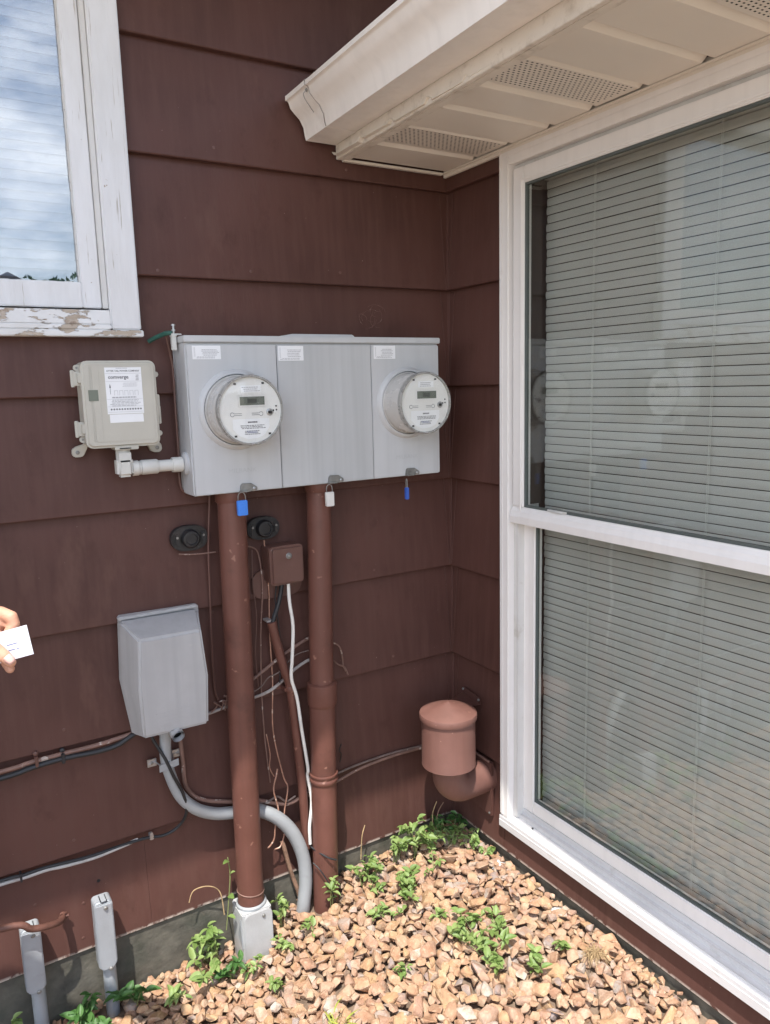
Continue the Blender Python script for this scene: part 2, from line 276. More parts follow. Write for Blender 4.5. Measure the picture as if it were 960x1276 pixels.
class MB:
    def __init__(s): s.v = []; s.f = []
    def add(s, vs, fs):
        n = len(s.v); s.v += [tuple(a) for a in vs]; s.f += [tuple(i + n for i in f) for f in fs]; return s
    def box(s, x0, x1, y0, y1, z0, z1):
        return s.add([(x, y, z) for z in (z0, z1) for y in (y0, y1) for x in (x0, x1)],
                     [(0, 2, 3, 1), (4, 5, 7, 6), (0, 1, 5, 4), (2, 6, 7, 3), (0, 4, 6, 2), (1, 3, 7, 5)])
    def prism(s, poly, fn, a0, a1):
        """poly of (u,v); fn(u,v,a) -> xyz"""
        n = len(poly)
        return s.add([fn(u, v, a0) for u, v in poly] + [fn(u, v, a1) for u, v in poly],
                     [tuple(range(n))[::-1], tuple(range(n, 2 * n))] + [(i, (i + 1) % n, n + (i + 1) % n, n + i) for i in range(n)])
    def tube(s, path, r, n=10, caps=True):
        P = [Vector(p) for p in path]; rs = r if isinstance(r, (list, tuple)) else [r] * len(P)
        T = [(P[min(i + 1, len(P) - 1)] - P[max(i - 1, 0)]).normalized() for i in range(len(P))]
        u = T[0].orthogonal().normalized(); rings = []
        for i, p in enumerate(P):
            u = (u - T[i] * u.dot(T[i])).normalized(); w = T[i].cross(u)
            rings.append([p + (u * math.cos(2 * math.pi * k / n) + w * math.sin(2 * math.pi * k / n)) * rs[i] for k in range(n)])
        vs = [v for ring in rings for v in ring]; fs = []
        for i in range(len(P) - 1):
            for k in range(n):
                a = i * n + k; b = i * n + (k + 1) % n; fs.append((a, b, b + n, a + n))
        if caps: fs += [tuple(range(n))[::-1], tuple(range((len(P) - 1) * n, len(P) * n))]
        return s.add(vs, fs)
    def lathe(s, prof, c, axis=(0, 0, 1), n=32, caps=True):
        """prof of (radius, height along axis)"""
        ax = Vector(axis).normalized(); u = ax.orthogonal().normalized(); w = ax.cross(u); c = Vector(c)
        vs = [c + ax * h + (u * math.cos(2 * math.pi * k / n) + w * math.sin(2 * math.pi * k / n)) * max(r, 1e-5) for r, h in prof for k in range(n)]
        fs = [(i * n + k, i * n + (k + 1) % n, (i + 1) * n + (k + 1) % n, (i + 1) * n + k) for i in range(len(prof) - 1) for k in range(n)]
        if caps: fs += [tuple(range(n))[::-1], tuple(range((len(prof) - 1) * n, len(prof) * n))]
        return s.add(vs, fs)
    def mesh(s, name, bevel=0, seg=2, smooth=True, angle=38):
        me = bpy.data.meshes.new(name); me.from_pydata(s.v, [], s.f)
        bm = bmesh.new(); bm.from_mesh(me)
        bmesh.ops.recalc_face_normals(bm, faces=bm.faces)
        if bevel:
            es = [e for e in bm.edges if len(e.link_faces) == 2 and e.calc_face_angle(0) > R(30)]
            bmesh.ops.bevel(bm, geom=es, offset=bevel, segments=seg, affect='EDGES', clamp_overlap=True)
        bm.to_mesh(me); bm.free()
        if smooth:
            me.polygons.foreach_set('use_smooth', [True] * len(me.polygons)); me.set_sharp_from_angle(angle=R(angle))
        me.update(); return me
    def build(s, name, mat, parent=None, bevel=0, seg=2, smooth=True, angle=38):
        return link(name, s.mesh(name, bevel, seg, smooth, angle), M[mat] if isinstance(mat, str) else mat, parent)

def smooth_path(pts, sub=6):
    P = [Vector(p) for p in pts]
    if len(P) < 3: return P
    out = []
    for i in range(len(P) - 1):
        p0, p1, p2, p3 = P[max(i - 1, 0)], P[i], P[i + 1], P[min(i + 2, len(P) - 1)]
        for k in range(sub):
            t = k / sub
            out.append(0.5 * ((2 * p1) + (p2 - p0) * t + (2 * p0 - 5 * p1 + 4 * p2 - p3) * t * t + (3 * p1 - p0 - 3 * p2 + p3) * t ** 3))
    out.append(P[-1]); return out
def cable(name, pts, r, mat, label, cat='cable', group=None, n=8):
    o = MB().tube(smooth_path(pts), r, n).build(name, mat); return tag(o, label, cat, group)
def rr(x0, x1, z0, z1, r, n=5):
    """rounded rectangle outline"""
    out = []
    for cx, cz, a in ((x1 - r, z1 - r, 0), (x0 + r, z1 - r, 90), (x0 + r, z0 + r, 180), (x1 - r, z0 + r, 270)):
        for k in range(n + 1): t = R(a + 90 * k / n); out.append((cx + r * math.cos(t), cz + r * math.sin(t)))
    return out
XZ = lambda u, v, a: (u, a, v)          # outline in the back wall's plane, extruded along y
YZ = lambda u, v, a: (a, u, v)          # outline in the right wall's plane, extruded along x
XY = lambda u, v, a: (u, v, a)
_txt = {}
def text_verts(s, size, x, z, y, align='CENTER', bold=0.0, sx=1.0):
    """flat lettering facing -y, as vertices and faces"""
    cu = bpy.data.curves.new('t', 'FONT'); cu.body = s; cu.size = size; cu.align_x = align; cu.offset = bold; cu.resolution_u = 2
    ob = bpy.data.objects.new('t', cu); col.objects.link(ob)
    dg = bpy.context.evaluated_depsgraph_get(); me = bpy.data.meshes.new_from_object(ob.evaluated_get(dg))
    vs = [(x + v.co.x * sx, y, z + v.co.y) for v in me.vertices]; fs = [tuple(p.vertices) for p in me.polygons]
    bpy.data.objects.remove(ob); bpy.data.curves.remove(cu); bpy.data.meshes.remove(me)
    return vs, fs

# ------------------------------------------------------------------ ground and gravel bed
def gh(x, y):
    """height of the gravel's top surface"""
    K = [(-3.5, -0.155), (-1.4, -0.155), (-0.85, -0.145), (-0.68, -0.115), (-0.55, -0.075), (-0.42, -0.055), (-0.15, -0.030), (0.1, -0.018)]
    z = K[-1][1]
    for (a, za), (b, zb) in zip(K, K[1:]):
        if x <= b: t = max(0, min(1, (x - a) / (b - a))); z = za + (zb - za) * t; break
    w = max(0, min(1, -y / 0.55)); w = w * w * (3 - 2 * w)
    z = z * (1 - 0.75 * w) + (-0.075) * 0.75 * w
    if x > -0.25: z += 0.042 * w * (x + 0.25) / 0.25
    return z + 0.010 * noise.noise(Vector((x * 4, y * 4, 3.3)))

g = MB()
BX0, BX1, BY0, BY1 = -3.6, 9.0, -2.6, 9.0
for x0, x1, y0, y1 in ((-400, 400, -400, BY0), (-400, 400, BY1, 400), (-400, BX0, BY0, BY1), (BX1, 400, BY0, BY1)):
    g.add([(x0, y0, -0.10), (x1, y0, -0.10), (x1, y1, -0.10), (x0, y1, -0.10)], [(0, 1, 2, 3)])
tag(g.build('ground', 'yard', smooth=False), kind='structure')

NX, NY = 72, 54
vs_, fs_ = [], []
for j in range(NY + 1):
    for i in range(NX + 1):
        x = BX0 + (0.03 - BX0) * i / NX; y = BY0 + (0.03 - BY0) * j / NY
        vs_.append((x, y, gh(x, y) - 0.026))
for j in range(NY):
    for i in range(NX): a = j * (NX + 1) + i; fs_.append((a, a + 1, a + NX + 2, a + NX + 1))
bed = MB().add(vs_, fs_).build('gravel_bed', 'soil'); tag(bed, 'tan crushed stone gravel bed in the corner of the house', kind='structure')

# stones: angular lumps, a few shapes shared
def stone_mesh(i):
    rnd = random.Random(100 + i); bm = bmesh.new()
    ax = (1.0, rnd.uniform(0.62, 0.95), rnd.uniform(0.5, 0.8))
    for _ in range(rnd.choice((8, 9, 9, 10, 11, 12, 13))):
        d = Vector((rnd.gauss(0, 1), rnd.gauss(0, 1), rnd.gauss(0, 1))).normalized() * rnd.uniform(0.86, 1.08)
        bm.verts.new((d.x * ax[0], d.y * ax[1], d.z * ax[2]))
    r = bmesh.ops.convex_hull(bm, input=bm.verts)
    bmesh.ops.delete(bm, geom=[v for v in bm.verts if not v.link_faces], context='VERTS')
    bmesh.ops.dissolve_limit(bm, angle_limit=R(14), verts=bm.verts, edges=bm.edges)
    bmesh.ops.bevel(bm, geom=list(bm.edges), offset=0.055, segments=1, affect='EDGES', clamp_overlap=True)
    bmesh.ops.triangulate(bm, faces=[f for f in bm.faces if len(f.verts) > 4])
    bmesh.ops.recalc_face_normals(bm, faces=bm.faces)
    me = bpy.data.meshes.new('stone'); bm.to_mesh(me); bm.free()
    me.polygons.foreach_set('use_smooth', [True] * len(me.polygons)); me.set_sharp_from_angle(angle=R(32))
    me.materials.append(M['stone']); return me
SM = [stone_mesh(i) for i in range(26)]
cam_m = cam_ob.rotation_euler.to_matrix()
cam_inv = cam_m.transposed()
def view(p):
    q = cam_inv @ (Vector(p) - cam_ob.location); return q
def inside(p, pad=0.03):
    q = view(p)
    return q.z < 0 and abs(q.x / q.z) < 0.5006 + pad and abs(q.y / q.z) < 0.6653 + pad
OBST = [(-0.742, -0.06, 0.058), (-0.515, -0.06, 0.048), (-0.575, -0.04, 0.026), (-1.13, -0.05, 0.03), (-1.30, -0.05, 0.03)]
stones = []
def scatter(x0, x1, y0, y1, tries, rmin, rmax, lift, sep, store, rnd):
    cell = {}; s = 0.05
    for _ in range(tries):
        x = rnd.uniform(x0, x1); y = rnd.uniform(y0, y1); r = rmin + (rmax - rmin) * rnd.random() ** 1.5
        if any((x - a) ** 2 + (y - b) ** 2 < (c + r * 0.6) ** 2 for a, b, c in OBST): continue
        if y > 0.0 - r * 0.7 or x > 0.004 - r * 0.7: continue
        k = (int(math.floor(x / s)), int(math.floor(y / s)))
        if any((x - a) ** 2 + (y - b) ** 2 < ((r + c) * sep) ** 2 for i in (-1, 0, 1) for j in (-1, 0, 1) for a, b, c in cell.get((k[0] + i, k[1] + j), ())): continue
        cell.setdefault(k, []).append((x, y, r)); z = gh(x, y)
        store.append((Vector((x, y, z + lift * r + rnd.uniform(-0.006, 0.006))), r, rnd.randrange(len(SM)), (rnd.uniform(-0.5, 0.5), rnd.uniform(-0.5, 0.5), rnd.uniform(0, 6.28))))
rs = random.Random(5)
near, low, far = [], [], []
scatter(-1.75, -0.005, -0.95, -0.005, 110000, 0.0150, 0.0335, -0.20, 0.68, near, rs)
scatter(-1.75, -0.005, -0.95, -0.005, 30000, 0.016, 0.027, -0.78, 0.58, low, rs)
scatter(-0.055, -0.003, -0.95, -0.005, 5000, 0.010, 0.017, -0.1, 0.70, near, rs)
scatter(-1.75, -0.005, -0.05, -0.003, 6000, 0.010, 0.016, -0.3, 0.70, near, rs)
fr_ = []
scatter(BX0 + 0.05, -0.01, BY0 + 0.05, -0.01, 45000, 0.020, 0.034, -0.3, 0.84, fr_, rs)
far = [s for s in fr_ if not (s[0].x > -1.75 and s[0].y > -0.95)]
near.sort(key=lambda s: (not inside(s[0]), view(s[0]).z * -1 / s[1]))
shown, rest = near[:300], near[300:] + low + far
for p, r, k, e in shown:
    o = bpy.data.objects.new('stone', SM[k]); col.objects.link(o); o.location = p; o.rotation_euler = e; o.scale = (r * 1.12, r * 1.12, r * 1.12); attach(o, bed)
mb = MB()
SMD = [([v.co.copy() for v in m.vertices], [tuple(f.vertices) for f in m.polygons]) for m in SM]
from mathutils import Euler
for p, r, k, e in rest:
    mt = Matrix.Translation(p) @ Euler(e).to_matrix().to_4x4() @ Matrix.Scale(r * 1.12, 4)
    mb.add([mt @ v for v in SMD[k][0]], SMD[k][1])
me = bpy.data.meshes.new('loose_gravel'); me.from_pydata(mb.v, [], mb.f); me.update()
me.polygons.foreach_set('use_smooth', [True] * len(me.polygons)); me.set_sharp_from_angle(angle=R(32))
tag(link('loose_gravel', me, M['stone'], bed), kind='stuff')

# ------------------------------------------------------------------ the house
house = thing('house', 'brown lap-sided house with white windows and cream eaves meeting in a corner', 'house', (0, 0, 0))
LAPS = [0.0, 0.272, 0.558, 0.845, 1.123, 1.405, 1.687, 1.9655, 2.225, 2.50, 2.78]
wx0, wx1, wz0, wz1 = -1.95, -0.915, 1.541, 2.46             # old window, outer casing
ry0, ry1, rz0, rz1 = -1.76, -0.253, 0.085, 2.004            # vinyl window, outer frame
def board(lo, hi, zb, zt, fn, seed, step=0.12, edge=False):
    """one lap board from lo to hi along the wall; fn(a, depth, z)"""
    n = max(1, int((hi - lo) / step)); ztt = zt + 0.012
    dep = lambda z: 0.0200 * (z - zb) / max(zt - zb, 1e-4) if zt - zb > 0.2 else 0.0200 * (z - zb) / 0.28
    prof = [(0.0195, zb), (0.002, zb), (0.0, zb + 0.0025), (dep((zb + ztt) / 2), (zb + ztt) / 2), (dep(ztt), ztt), (dep(ztt) + 0.0120, ztt)]
    vs, fs = [], []
    for i in range(n + 1):
        a = lo + (hi - lo) * i / n; w = 0.0011 * noise.noise(Vector((a * 1.7, seed * 3.1, 0))); wz = 0.0012 * noise.noise(Vector((a * 2.3, seed * 5.7, 4)))
        vs += [fn(a, d + w, z + (wz if q < 3 else 0)) for q, (d, z) in enumerate(prof)]
    m = len(prof)
    for i in range(n):
        for k in range(m): b = i * m; fs.append((b + k, b + (k + 1) % m, b + m + (k + 1) % m, b + m + k))
    fs += [tuple(range(m)), tuple(range(n * m, n * m + m))[::-1]]
    return MB().add(vs, fs)
FB = lambda a, d, z: (a, d, z)                               # back wall: along x, depth into +y
FR = lambda a, d, z: (d, a, z)                               # right wall: along y, depth into +x
# back wall sheathing with the old window's opening
w = MB()
w.box(-6, wx0 + 0.03, 0.034, 0.14, -0.02, 2.9).box(wx1 - 0.03, 0.0, 0.034, 0.14, -0.02, 2.9)
w.box(wx0 + 0.03, wx1 - 0.03, 0.034, 0.14, -0.02, wz0 + 0.03).box(wx0 + 0.03, wx1 - 0.03, 0.034, 0.14, wz1 - 0.03, 2.9)
w.box(0.14, 6, 0.0, 0.14, 2.06, 2.9)
wall_b = w.build('wall', 'siding', house, smooth=False); wall_b['label'] = 'brown siding wall carrying the meters, pipes and cables'
w = MB()
w.box(0.034, 0.14, ry1 - 0.04, 0.14, -0.02, 2.06).box(0.034, 0.14, -2.36, ry0 + 0.04, -0.02, 2.06).box(0.14, 4.0, -2.36, -2.26, -0.02, 2.06)
w.box(0.034, 0.14, ry0 + 0.04, ry1 - 0.04, -0.02, rz0 + 0.03).box(0.034, 0.14, ry0 + 0.04, ry1 - 0.04, rz1 - 0.03, 2.06)
wall_r = w.build('wall', 'siding', house, smooth=False); wall_r['label'] = 'brown siding wall around the large vinyl window'
for k in range(len(LAPS) - 1):
    zb, zt = LAPS[k], LAPS[k + 1]
    if zt + 0.012 <= wz0 or zb >= wz1: spans = [(-6, 0.03)]
    else: spans = [(-6, wx0 + 0.004), (wx1 - 0.004, 0.03)]
    if k == 0: spans = [(-6, -2.2), (-2.1995, -1.0005), (-1.0, 0.03)]
    for a, b in spans:
        if k == 5 and a < -5.9 and b > 0:                     # course that the window cuts into from above
            pass
        board(a, b, zb, zt, FB, k + 1).build('siding_board', 'siding_edge' if k == 0 else 'siding', wall_b)
# pieces under and over the old window
for k in range(len(LAPS) - 1):
    zb, zt = LAPS[k], LAPS[k + 1]
    if zb < wz0 < zt + 0.012: board(wx0 + 0.004, wx1 - 0.004, zb, wz0 - 0.002, FB, k + 1).build('siding_board', 'siding', wall_b)
    if zb < wz1 < zt: MB().box(wx0 + 0.004, wx1 - 0.004, 0.004, 0.016, wz1 + 0.001, zt + 0.01).build('siding_board', 'siding', wall_b)
for k in range(len(LAPS) - 1):
    zb, zt = LAPS[k], LAPS[k + 1]
    if zb > 2.0: break
    zt2 = min(zt, 2.03)
    board(ry1 - 0.002, 0.03, zb, zt2, FR, 30 + k).build('siding_board', 'siding_edge' if k == 0 else 'siding', wall_r)
    board(-2.36, ry0 + 0.002, zb, zt2, FR, 50 + k).build('siding_board', 'siding', wall_r)
board(ry0 + 0.002, ry1 - 0.004, 0.0, rz0 - 0.010, FR, 30).build('siding_board', 'siding_edge', wall_r)
# thin metal corner strips, one per course, narrowing downwards
for k in range(8):
    zb, zt = LAPS[k], min(LAPS[k + 1], 2.01); z0, z1 = zb + 0.004, zt - 0.004
    c = MB()
    c.tube([(-0.012, 0.0180, z1), (-0.0045, -0.0006, z0)], 0.0016, 6); c.tube([(0.0180, -0.0125, z1), (-0.0006, -0.0045, z0)], 0.0016, 6); c.tube([(0.0190, 0.0190, z1), (0.0, 0.0, z0)], 0.004, 6)
    c.build('corner_strip', 'siding', wall_b)
def nail_y(z):
    k = max(i for i, l in enumerate(LAPS) if l <= z); return 0.0200 * (z - LAPS[k]) / (LAPS[k + 1] - LAPS[k])
for x, z in ((-1.169, 0.602), (-1.172, 0.309), (-1.163, 0.127), (-1.273, 0.165), (-1.173, 0.036), (-0.774, 0.825), (-0.42, 1.02), (-0.86, 1.70), (-0.70, 2.0), (-0.36, 1.72), (-0.33, 1.99), (-0.62, 1.71), (-0.90, 0.59), (-0.28, 0.87), (-0.22, 0.59)):
    MB().lathe([(0.0042, -0.003), (0.0042, 0.0006), (0.0028, 0.0012)], (x, nail_y(z), z), (0, -1, 0), 10).build('nail_head', 'brown_paint', wall_b)
f = MB().lathe([(0.0045, -0.002), (0.0045, 0.0003)], (-1.122, nail_y(0.172), 0.172), (0, -1, 0), 10).build('hole_plug', 'black_plastic', wall_b)
# foundation
f = MB().box(-6, 0.006, 0.006, 0.3, -0.7, -0.001); f.box(0.009, 0.3, -2.36, 0.01, -0.7, -0.0015)
fo = f.build('foundation', 'concrete', house, smooth=False)
fo['label'] = 'weathered concrete foundation under the siding'

# rooms behind the two windows
rm = MB()
for a in ((1.8, 1.82, -2.24, -0.02, 0.0, 2.02), (0.17, 1.8, -2.24, -2.22, 0.0, 2.02), (0.17, 1.8, -0.04, -0.02, 0.0, 2.02), (0.17, 1.8, -2.22, -0.04, -0.02, 0.0), (0.17, 1.8, -2.22, -0.04, 2.025, 2.045)): rm.box(*a)
rm.build('room', 'dark_room', house, smooth=False)
rm = MB()
for a in ((-2.6, -0.3, 1.9, 1.92, 0.9, 2.7), (-2.62, -2.6, 0.15, 1.9, 0.9, 2.7), (-0.3, -0.28, 0.15, 1.9, 0.9, 2.7), (-2.6, -0.3, 0.15, 1.9, 0.88, 0.9), (-2.6, -0.3, 0.15, 1.9, 2.7, 2.72)): rm.box(*a)
rm.build('room', 'dark_room', house, smooth=False)

# ---- large vinyl window in the right wall
def yz_frame(b, y0, y1, z0, z1, wl_, wr_, wb, wt, x0, x1):
    b.box(x0, x1, y1 - wl_, y1, z0, z1); b.box(x0, x1, y0, y0 + wr_, z0, z1)
    if wb: b.box(x0, x1, y0 + wr_, y1 - wl_, z0, z0 + wb)
    b.box(x0, x1, y0 + wr_, y1 - wl_, z1 - wt, z1); return b
b = MB(); b.box(-0.009, 0.09, ry1 - 0.034, ry1, rz0 + 0.032, rz1); b.box(-0.009, 0.09, ry0, ry0 + 0.034, rz0 + 0.032, rz1)
b.box(-0.009, 0.09, ry0 + 0.034, ry1 - 0.034, rz1 - 0.034, rz1)
win = b.build('window', 'vinyl', house, bevel=0.0022); win['label'] = 'large white vinyl double-hung window with closed grey blinds'
b = MB(); yz_frame(b, ry0 + 0.0005, ry1 - 0.0005, rz0 + 0.04, rz1 - 0.0005, 0.013, 0.013, 0.0, 0.013, -0.0115, -0.0088)
b.build('casing_bead', 'vinyl', win, bevel=0.0012)
b = MB(); yz_frame(b, ry0 + 0.034, ry1 - 0.034, rz0 + 0.04, rz1 - 0.034, 0.018, 0.018, 0.0, 0.014, 0.012, 0.09)
b.build('jamb_track', 'vinyl_shade', win, bevel=0.001)
# upper sash, outermost
b = MB(); uy0, uy1 = ry0 + 0.044, ry1 - 0.043
b.box(0.0, 0.030, uy1 - 0.041, uy1, 1.071, 1.958); b.box(0.0, 0.030, uy0, uy0 + 0.041, 1.071, 1.958); b.box(0.0, 0.030, uy0 + 0.041, uy1 - 0.041, 1.917, 1.958)
us = b.build('upper_sash', 'vinyl', win, bevel=0.0025)
b = MB(); yz_frame(b, uy0 + 0.030, uy1 - 0.030, 1.06, 1.929, 0.006, 0.006, 0.0, 0.006, -0.0028, 0.0005); b.build('sash_bead', 'vinyl', win, bevel=0.001)
b = MB(); yz_frame(b, uy0 + 0.0405, uy1 - 0.0405, 1.0715, 1.9175, 0.006, 0.006, 0.006, 0.006, 0.006, 0.016); b.build('gasket', 'gasket', win)
MB().box(0.0095, 0.0125, uy0 + 0.043, uy1 - 0.043, 1.073, 1.9165).build('pane', 'glass_r', win, smooth=False)
for ya in (ry1 - 0.0525 - 0.006, ry0 + 0.0525): MB().box(0.031, 0.0895, ya, ya + 0.006, 1.072, 1.955).build('jamb_liner', 'dark_wood', win, smooth=False)
b = MB(); b.prism([(-0.005, 1.024), (0.032, 1.022), (0.032, 1.071), (0.006, 1.0705), (0.002, 1.0615), (-0.002, 1.058), (-0.004, 1.046), (-0.0055, 1.0445)], lambda u, v, a: (u, a, v), uy0 - 0.006, uy1 + 0.006)
b.build('meeting_rail', 'vinyl', win, bevel=0.0008)
b = MB(); b.box(0.003, 0.012, -0.50, -0.43, 1.0715, 1.0775); b.box(-0.001, 0.004, -0.485, -0.445, 1.0715, 1.0745); b.build('sash_lock', 'vinyl_shade', win, bevel=0.001)
# lower sash, further in
b = MB(); ly0, ly1 = ry0 + 0.03, ry1 - 0.022
b.box(0.036, 0.066, ly1 - 0.072, ly1, 0.150, 1.040); b.box(0.036, 0.066, ly0, ly0 + 0.072, 0.150, 1.040)
b.box(0.036, 0.066, ly0 + 0.072, ly1 - 0.072, 0.150, 0.188); b.box(0.036, 0.066, ly0 + 0.072, ly1 - 0.072, 1.028, 1.066)
b.build('lower_sash', 'vinyl', win, bevel=0.0025)
b = MB(); yz_frame(b, ly0 + 0.0715, ly1 - 0.0715, 0.1875, 1.0285, 0.005, 0.005, 0.005, 0.004, 0.041, 0.051); b.build('gasket', 'gasket', win)
MB().box(0.0445, 0.0475, ly0 + 0.073, ly1 - 0.073, 0.190, 1.027).build('pane', 'glass_r', win, smooth=False)
# sill with its steps
b = MB(); b.prism([(-0.0115, 0.083), (0.06, 0.083), (0.06, 0.1495), (0.0365, 0.1495), (0.0345, 0.1475), (0.0330, 0.1340), (0.0235, 0.1325), (0.0225, 0.1350), (0.0205, 0.1350), (0.0195, 0.1240), (0.0045, 0.1200), (0.0035, 0.1230), (0.0015, 0.1230), (0.0005, 0.1190),
                   (-0.0085, 0.1170), (-0.0100, 0.1150), (-0.0105, 0.1045), (-0.0115, 0.1035)], lambda u, v, a: (u, a, v), ry0 - 0.004, ry1 + 0.004)
b.build('sill', 'vinyl_sill', win, smooth=False)
MB().lathe([(0.0028, -0.002), (0.0028, 0.0004)], (0.012, -0.372, 0.1262), (0, 0, 1), 8).build('weep_hole', 'black_plastic', win)
b = MB(); yz_frame(b, ry0 + 0.03, ry1 - 0.03, 0.085, 1.98, 0.012, 0.012, 0.012, 0.012, 0.0905, 0.22); b.build('inner_jamb', 'dark_wood', win, smooth=False)

def slat_mesh(length, width, tilt, axis):
    """a curved slat; axis 'y' runs along y, facing -x; 'x' runs along x, facing -y"""
    vs, n = [], 6; r = width * 1.5
    for e in (0.0, length):
        for t in (0, 1):
            for k in range(n + 1):
                a = (k / n - 0.5) * width; bow = (math.sqrt(r * r - a * a) - r) * -1 + t * 0.0006
                u = a * math.sin(tilt) + bow * math.cos(tilt); w_ = a * math.cos(tilt) - bow * math.sin(tilt)
                vs.append((u, -e, w_) if axis == 'y' else (e, u, w_))
    m = 2 * (n + 1); fs = []
    for t in (0, 1):
        for k in range(n): q = t * (n + 1) + k; fs.append((q, q + 1, q + 1 + m, q + m))
    fs += [(0, n + 1, n + 1 + m, m), (n, 2 * n + 1, 2 * n + 1 + m, n + m)]
    return MB().add(vs, fs)
# grey blind inside the vinyl window
bl = thing('window_blind', 'closed grey horizontal slat blind behind the vinyl window', 'blind', (0.1, -0.31, 0.18))
sm_ = slat_mesh(1.395, 0.0199, R(1), 'y').mesh('slat'); sm_.materials.append(M['slat'])
z = 1.925; k = 0; rb = random.Random(3)
while z > 0.135:
    o = bpy.data.objects.new('slat', sm_); col.objects.link(o)
    o.location = (0.103 + rb.uniform(-0.0008, 0.0008), -0.314 + rb.uniform(-0.002, 0.002), z + rb.uniform(-0.0001, 0.0001)); o.rotation_euler = (rb.uniform(-0.0002, 0.0002), rb.uniform(-0.005, 0.005), 0); attach(o, bl)
    z -= 0.0218; k += 1
MB().box(0.088, 0.118, -1.71, -0.312, 1.938, 1.966).build('head_rail', 'slat', bl, bevel=0.002)
MB().box(0.092, 0.114, -1.71, -0.312, 0.102, 0.118).build('bottom_rail', 'slat', bl, bevel=0.003)
for y in (-0.495, -0.845, -1.20, -1.55):
    c = MB(); c.tube([(0.0915, y, 1.94), (0.0915, y, 0.11)], 0.0008, 5); c.tube([(0.0915, y - 0.004, 1.94), (0.0915, y - 0.004, 0.11)], 0.0007, 5); c.build('ladder_cord', 'cord', bl)

# ---- old painted wood window in the back wall
b = MB(); b.box(-0.984, wx1, -0.020, 0.03, 1.557, wz1); b.box(wx0, wx0 + 0.069, -0.020, 0.03, 1.557, wz1); b.box(wx0 + 0.069, -0.984, -0.020, 0.03, wz1 - 0.07, wz1)
win2 = b.build('window', 'old_white', house, bevel=0.003); win2['label'] = 'old white wooden window with peeling sill and sky reflected in it'
for xa in (-0.9965, wx0 + 0.07): MB().box(xa, xa + 0.012, -0.010, 0.05, 1.606, wz1 - 0.07).build('window_stop', 'vinyl_shade', win2, bevel=0.0015)
b = MB(); sx0, sx1 = wx0 + 0.083, -0.9975
b.box(sx1 - 0.042, sx1, -0.001, 0.034, 1.607, wz1 - 0.075); b.box(sx0, sx0 + 0.042, -0.001, 0.034, 1.607, wz1 - 0.075)
b.box(sx0 + 0.042, sx1 - 0.042, -0.0015, 0.034, 1.607, 1.664); b.box(sx0 + 0.042, sx1 - 0.042, -0.001, 0.034, wz1 - 0.13, wz1 - 0.075)
b.build('sash', 'old_white', win2, bevel=0.002)
b = MB()                                                     # old putty line round the glass
for q in range(40):
    zz = 1.664 + q * 0.017; b.box(sx1 - 0.0445 - 0.0012 * rb.random(), sx1 - 0.0415, 0.008 + 0.003 * rb.random(), 0.02, zz, zz + 0.0165)
for q in range(50):
    xx = sx1 - 0.043 - q * 0.0165; b.box(xx - 0.016, xx, 0.008 + 0.003 * rb.random(), 0.02, 1.6635, 1.6655 + 0.0012 * rb.random())
b.build('putty', 'vinyl_shade', win2, smooth=False)
MB().box(sx0 + 0.043, sx1 - 0.043, 0.016, 0.019, 1.6645, wz1 - 0.13).build('pane', 'glass_l', win2, smooth=False)
b = MB(); b.prism([(0.03, 1.6065), (-0.0185, 1.6010), (-0.0215, 1.5690), (0.03, 1.5660)], lambda u, v, a: (a, u, v), wx0 + 0.0695, -0.9845); b.build('sill', 'peel', win2, bevel=0.0015)
b = MB(); b.box(wx0 - 0.004, wx1 + 0.003, -0.028, 0.01, wz0, 1.5560); b.box(wx0 + 0.0695, -0.9845, -0.024, 0.01, 1.5565, 1.5685); b.build('sill_nose', 'peel', win2, bevel=0.002)
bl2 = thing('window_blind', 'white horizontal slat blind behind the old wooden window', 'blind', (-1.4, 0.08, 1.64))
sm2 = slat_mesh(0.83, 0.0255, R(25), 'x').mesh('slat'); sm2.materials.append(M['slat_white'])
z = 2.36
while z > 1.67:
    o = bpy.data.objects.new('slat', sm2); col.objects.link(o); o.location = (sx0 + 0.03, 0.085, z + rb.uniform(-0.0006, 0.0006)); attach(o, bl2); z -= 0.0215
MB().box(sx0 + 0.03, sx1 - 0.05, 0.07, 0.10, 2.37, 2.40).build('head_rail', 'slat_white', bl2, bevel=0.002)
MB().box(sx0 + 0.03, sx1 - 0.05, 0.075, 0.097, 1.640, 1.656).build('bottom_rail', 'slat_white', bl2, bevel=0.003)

# ---- eave over the right wall: soffit, fascia, gutter, roof
SZ = 2.014; SX = -0.352
b = MB(); b.box(-0.010, -0.0005, -2.42, -0.001, SZ - 0.012, SZ + 0.012); b.box(-0.020, -0.010, -2.42, -0.001, SZ - 0.004, SZ)
b.box(-0.345, -0.020, -0.014, -0.001, SZ - 0.007, SZ - 0.0005); b.box(-0.345, -0.320, -0.014, -0.001, SZ + 0.06, SZ + 0.08)
soffit = b.build('soffit', 'soffit', house, bevel=0.001); MB().box(SX + 0.002, -0.004, -2.42, -0.002, SZ + 0.016, SZ + 0.020).build('soffit_dark_sheet', 'void', soffit, smooth=False)  # added black sheet above the panels so the perforations look unlit
soffit['label'] = 'cream aluminium soffit with perforated strips under the eave'
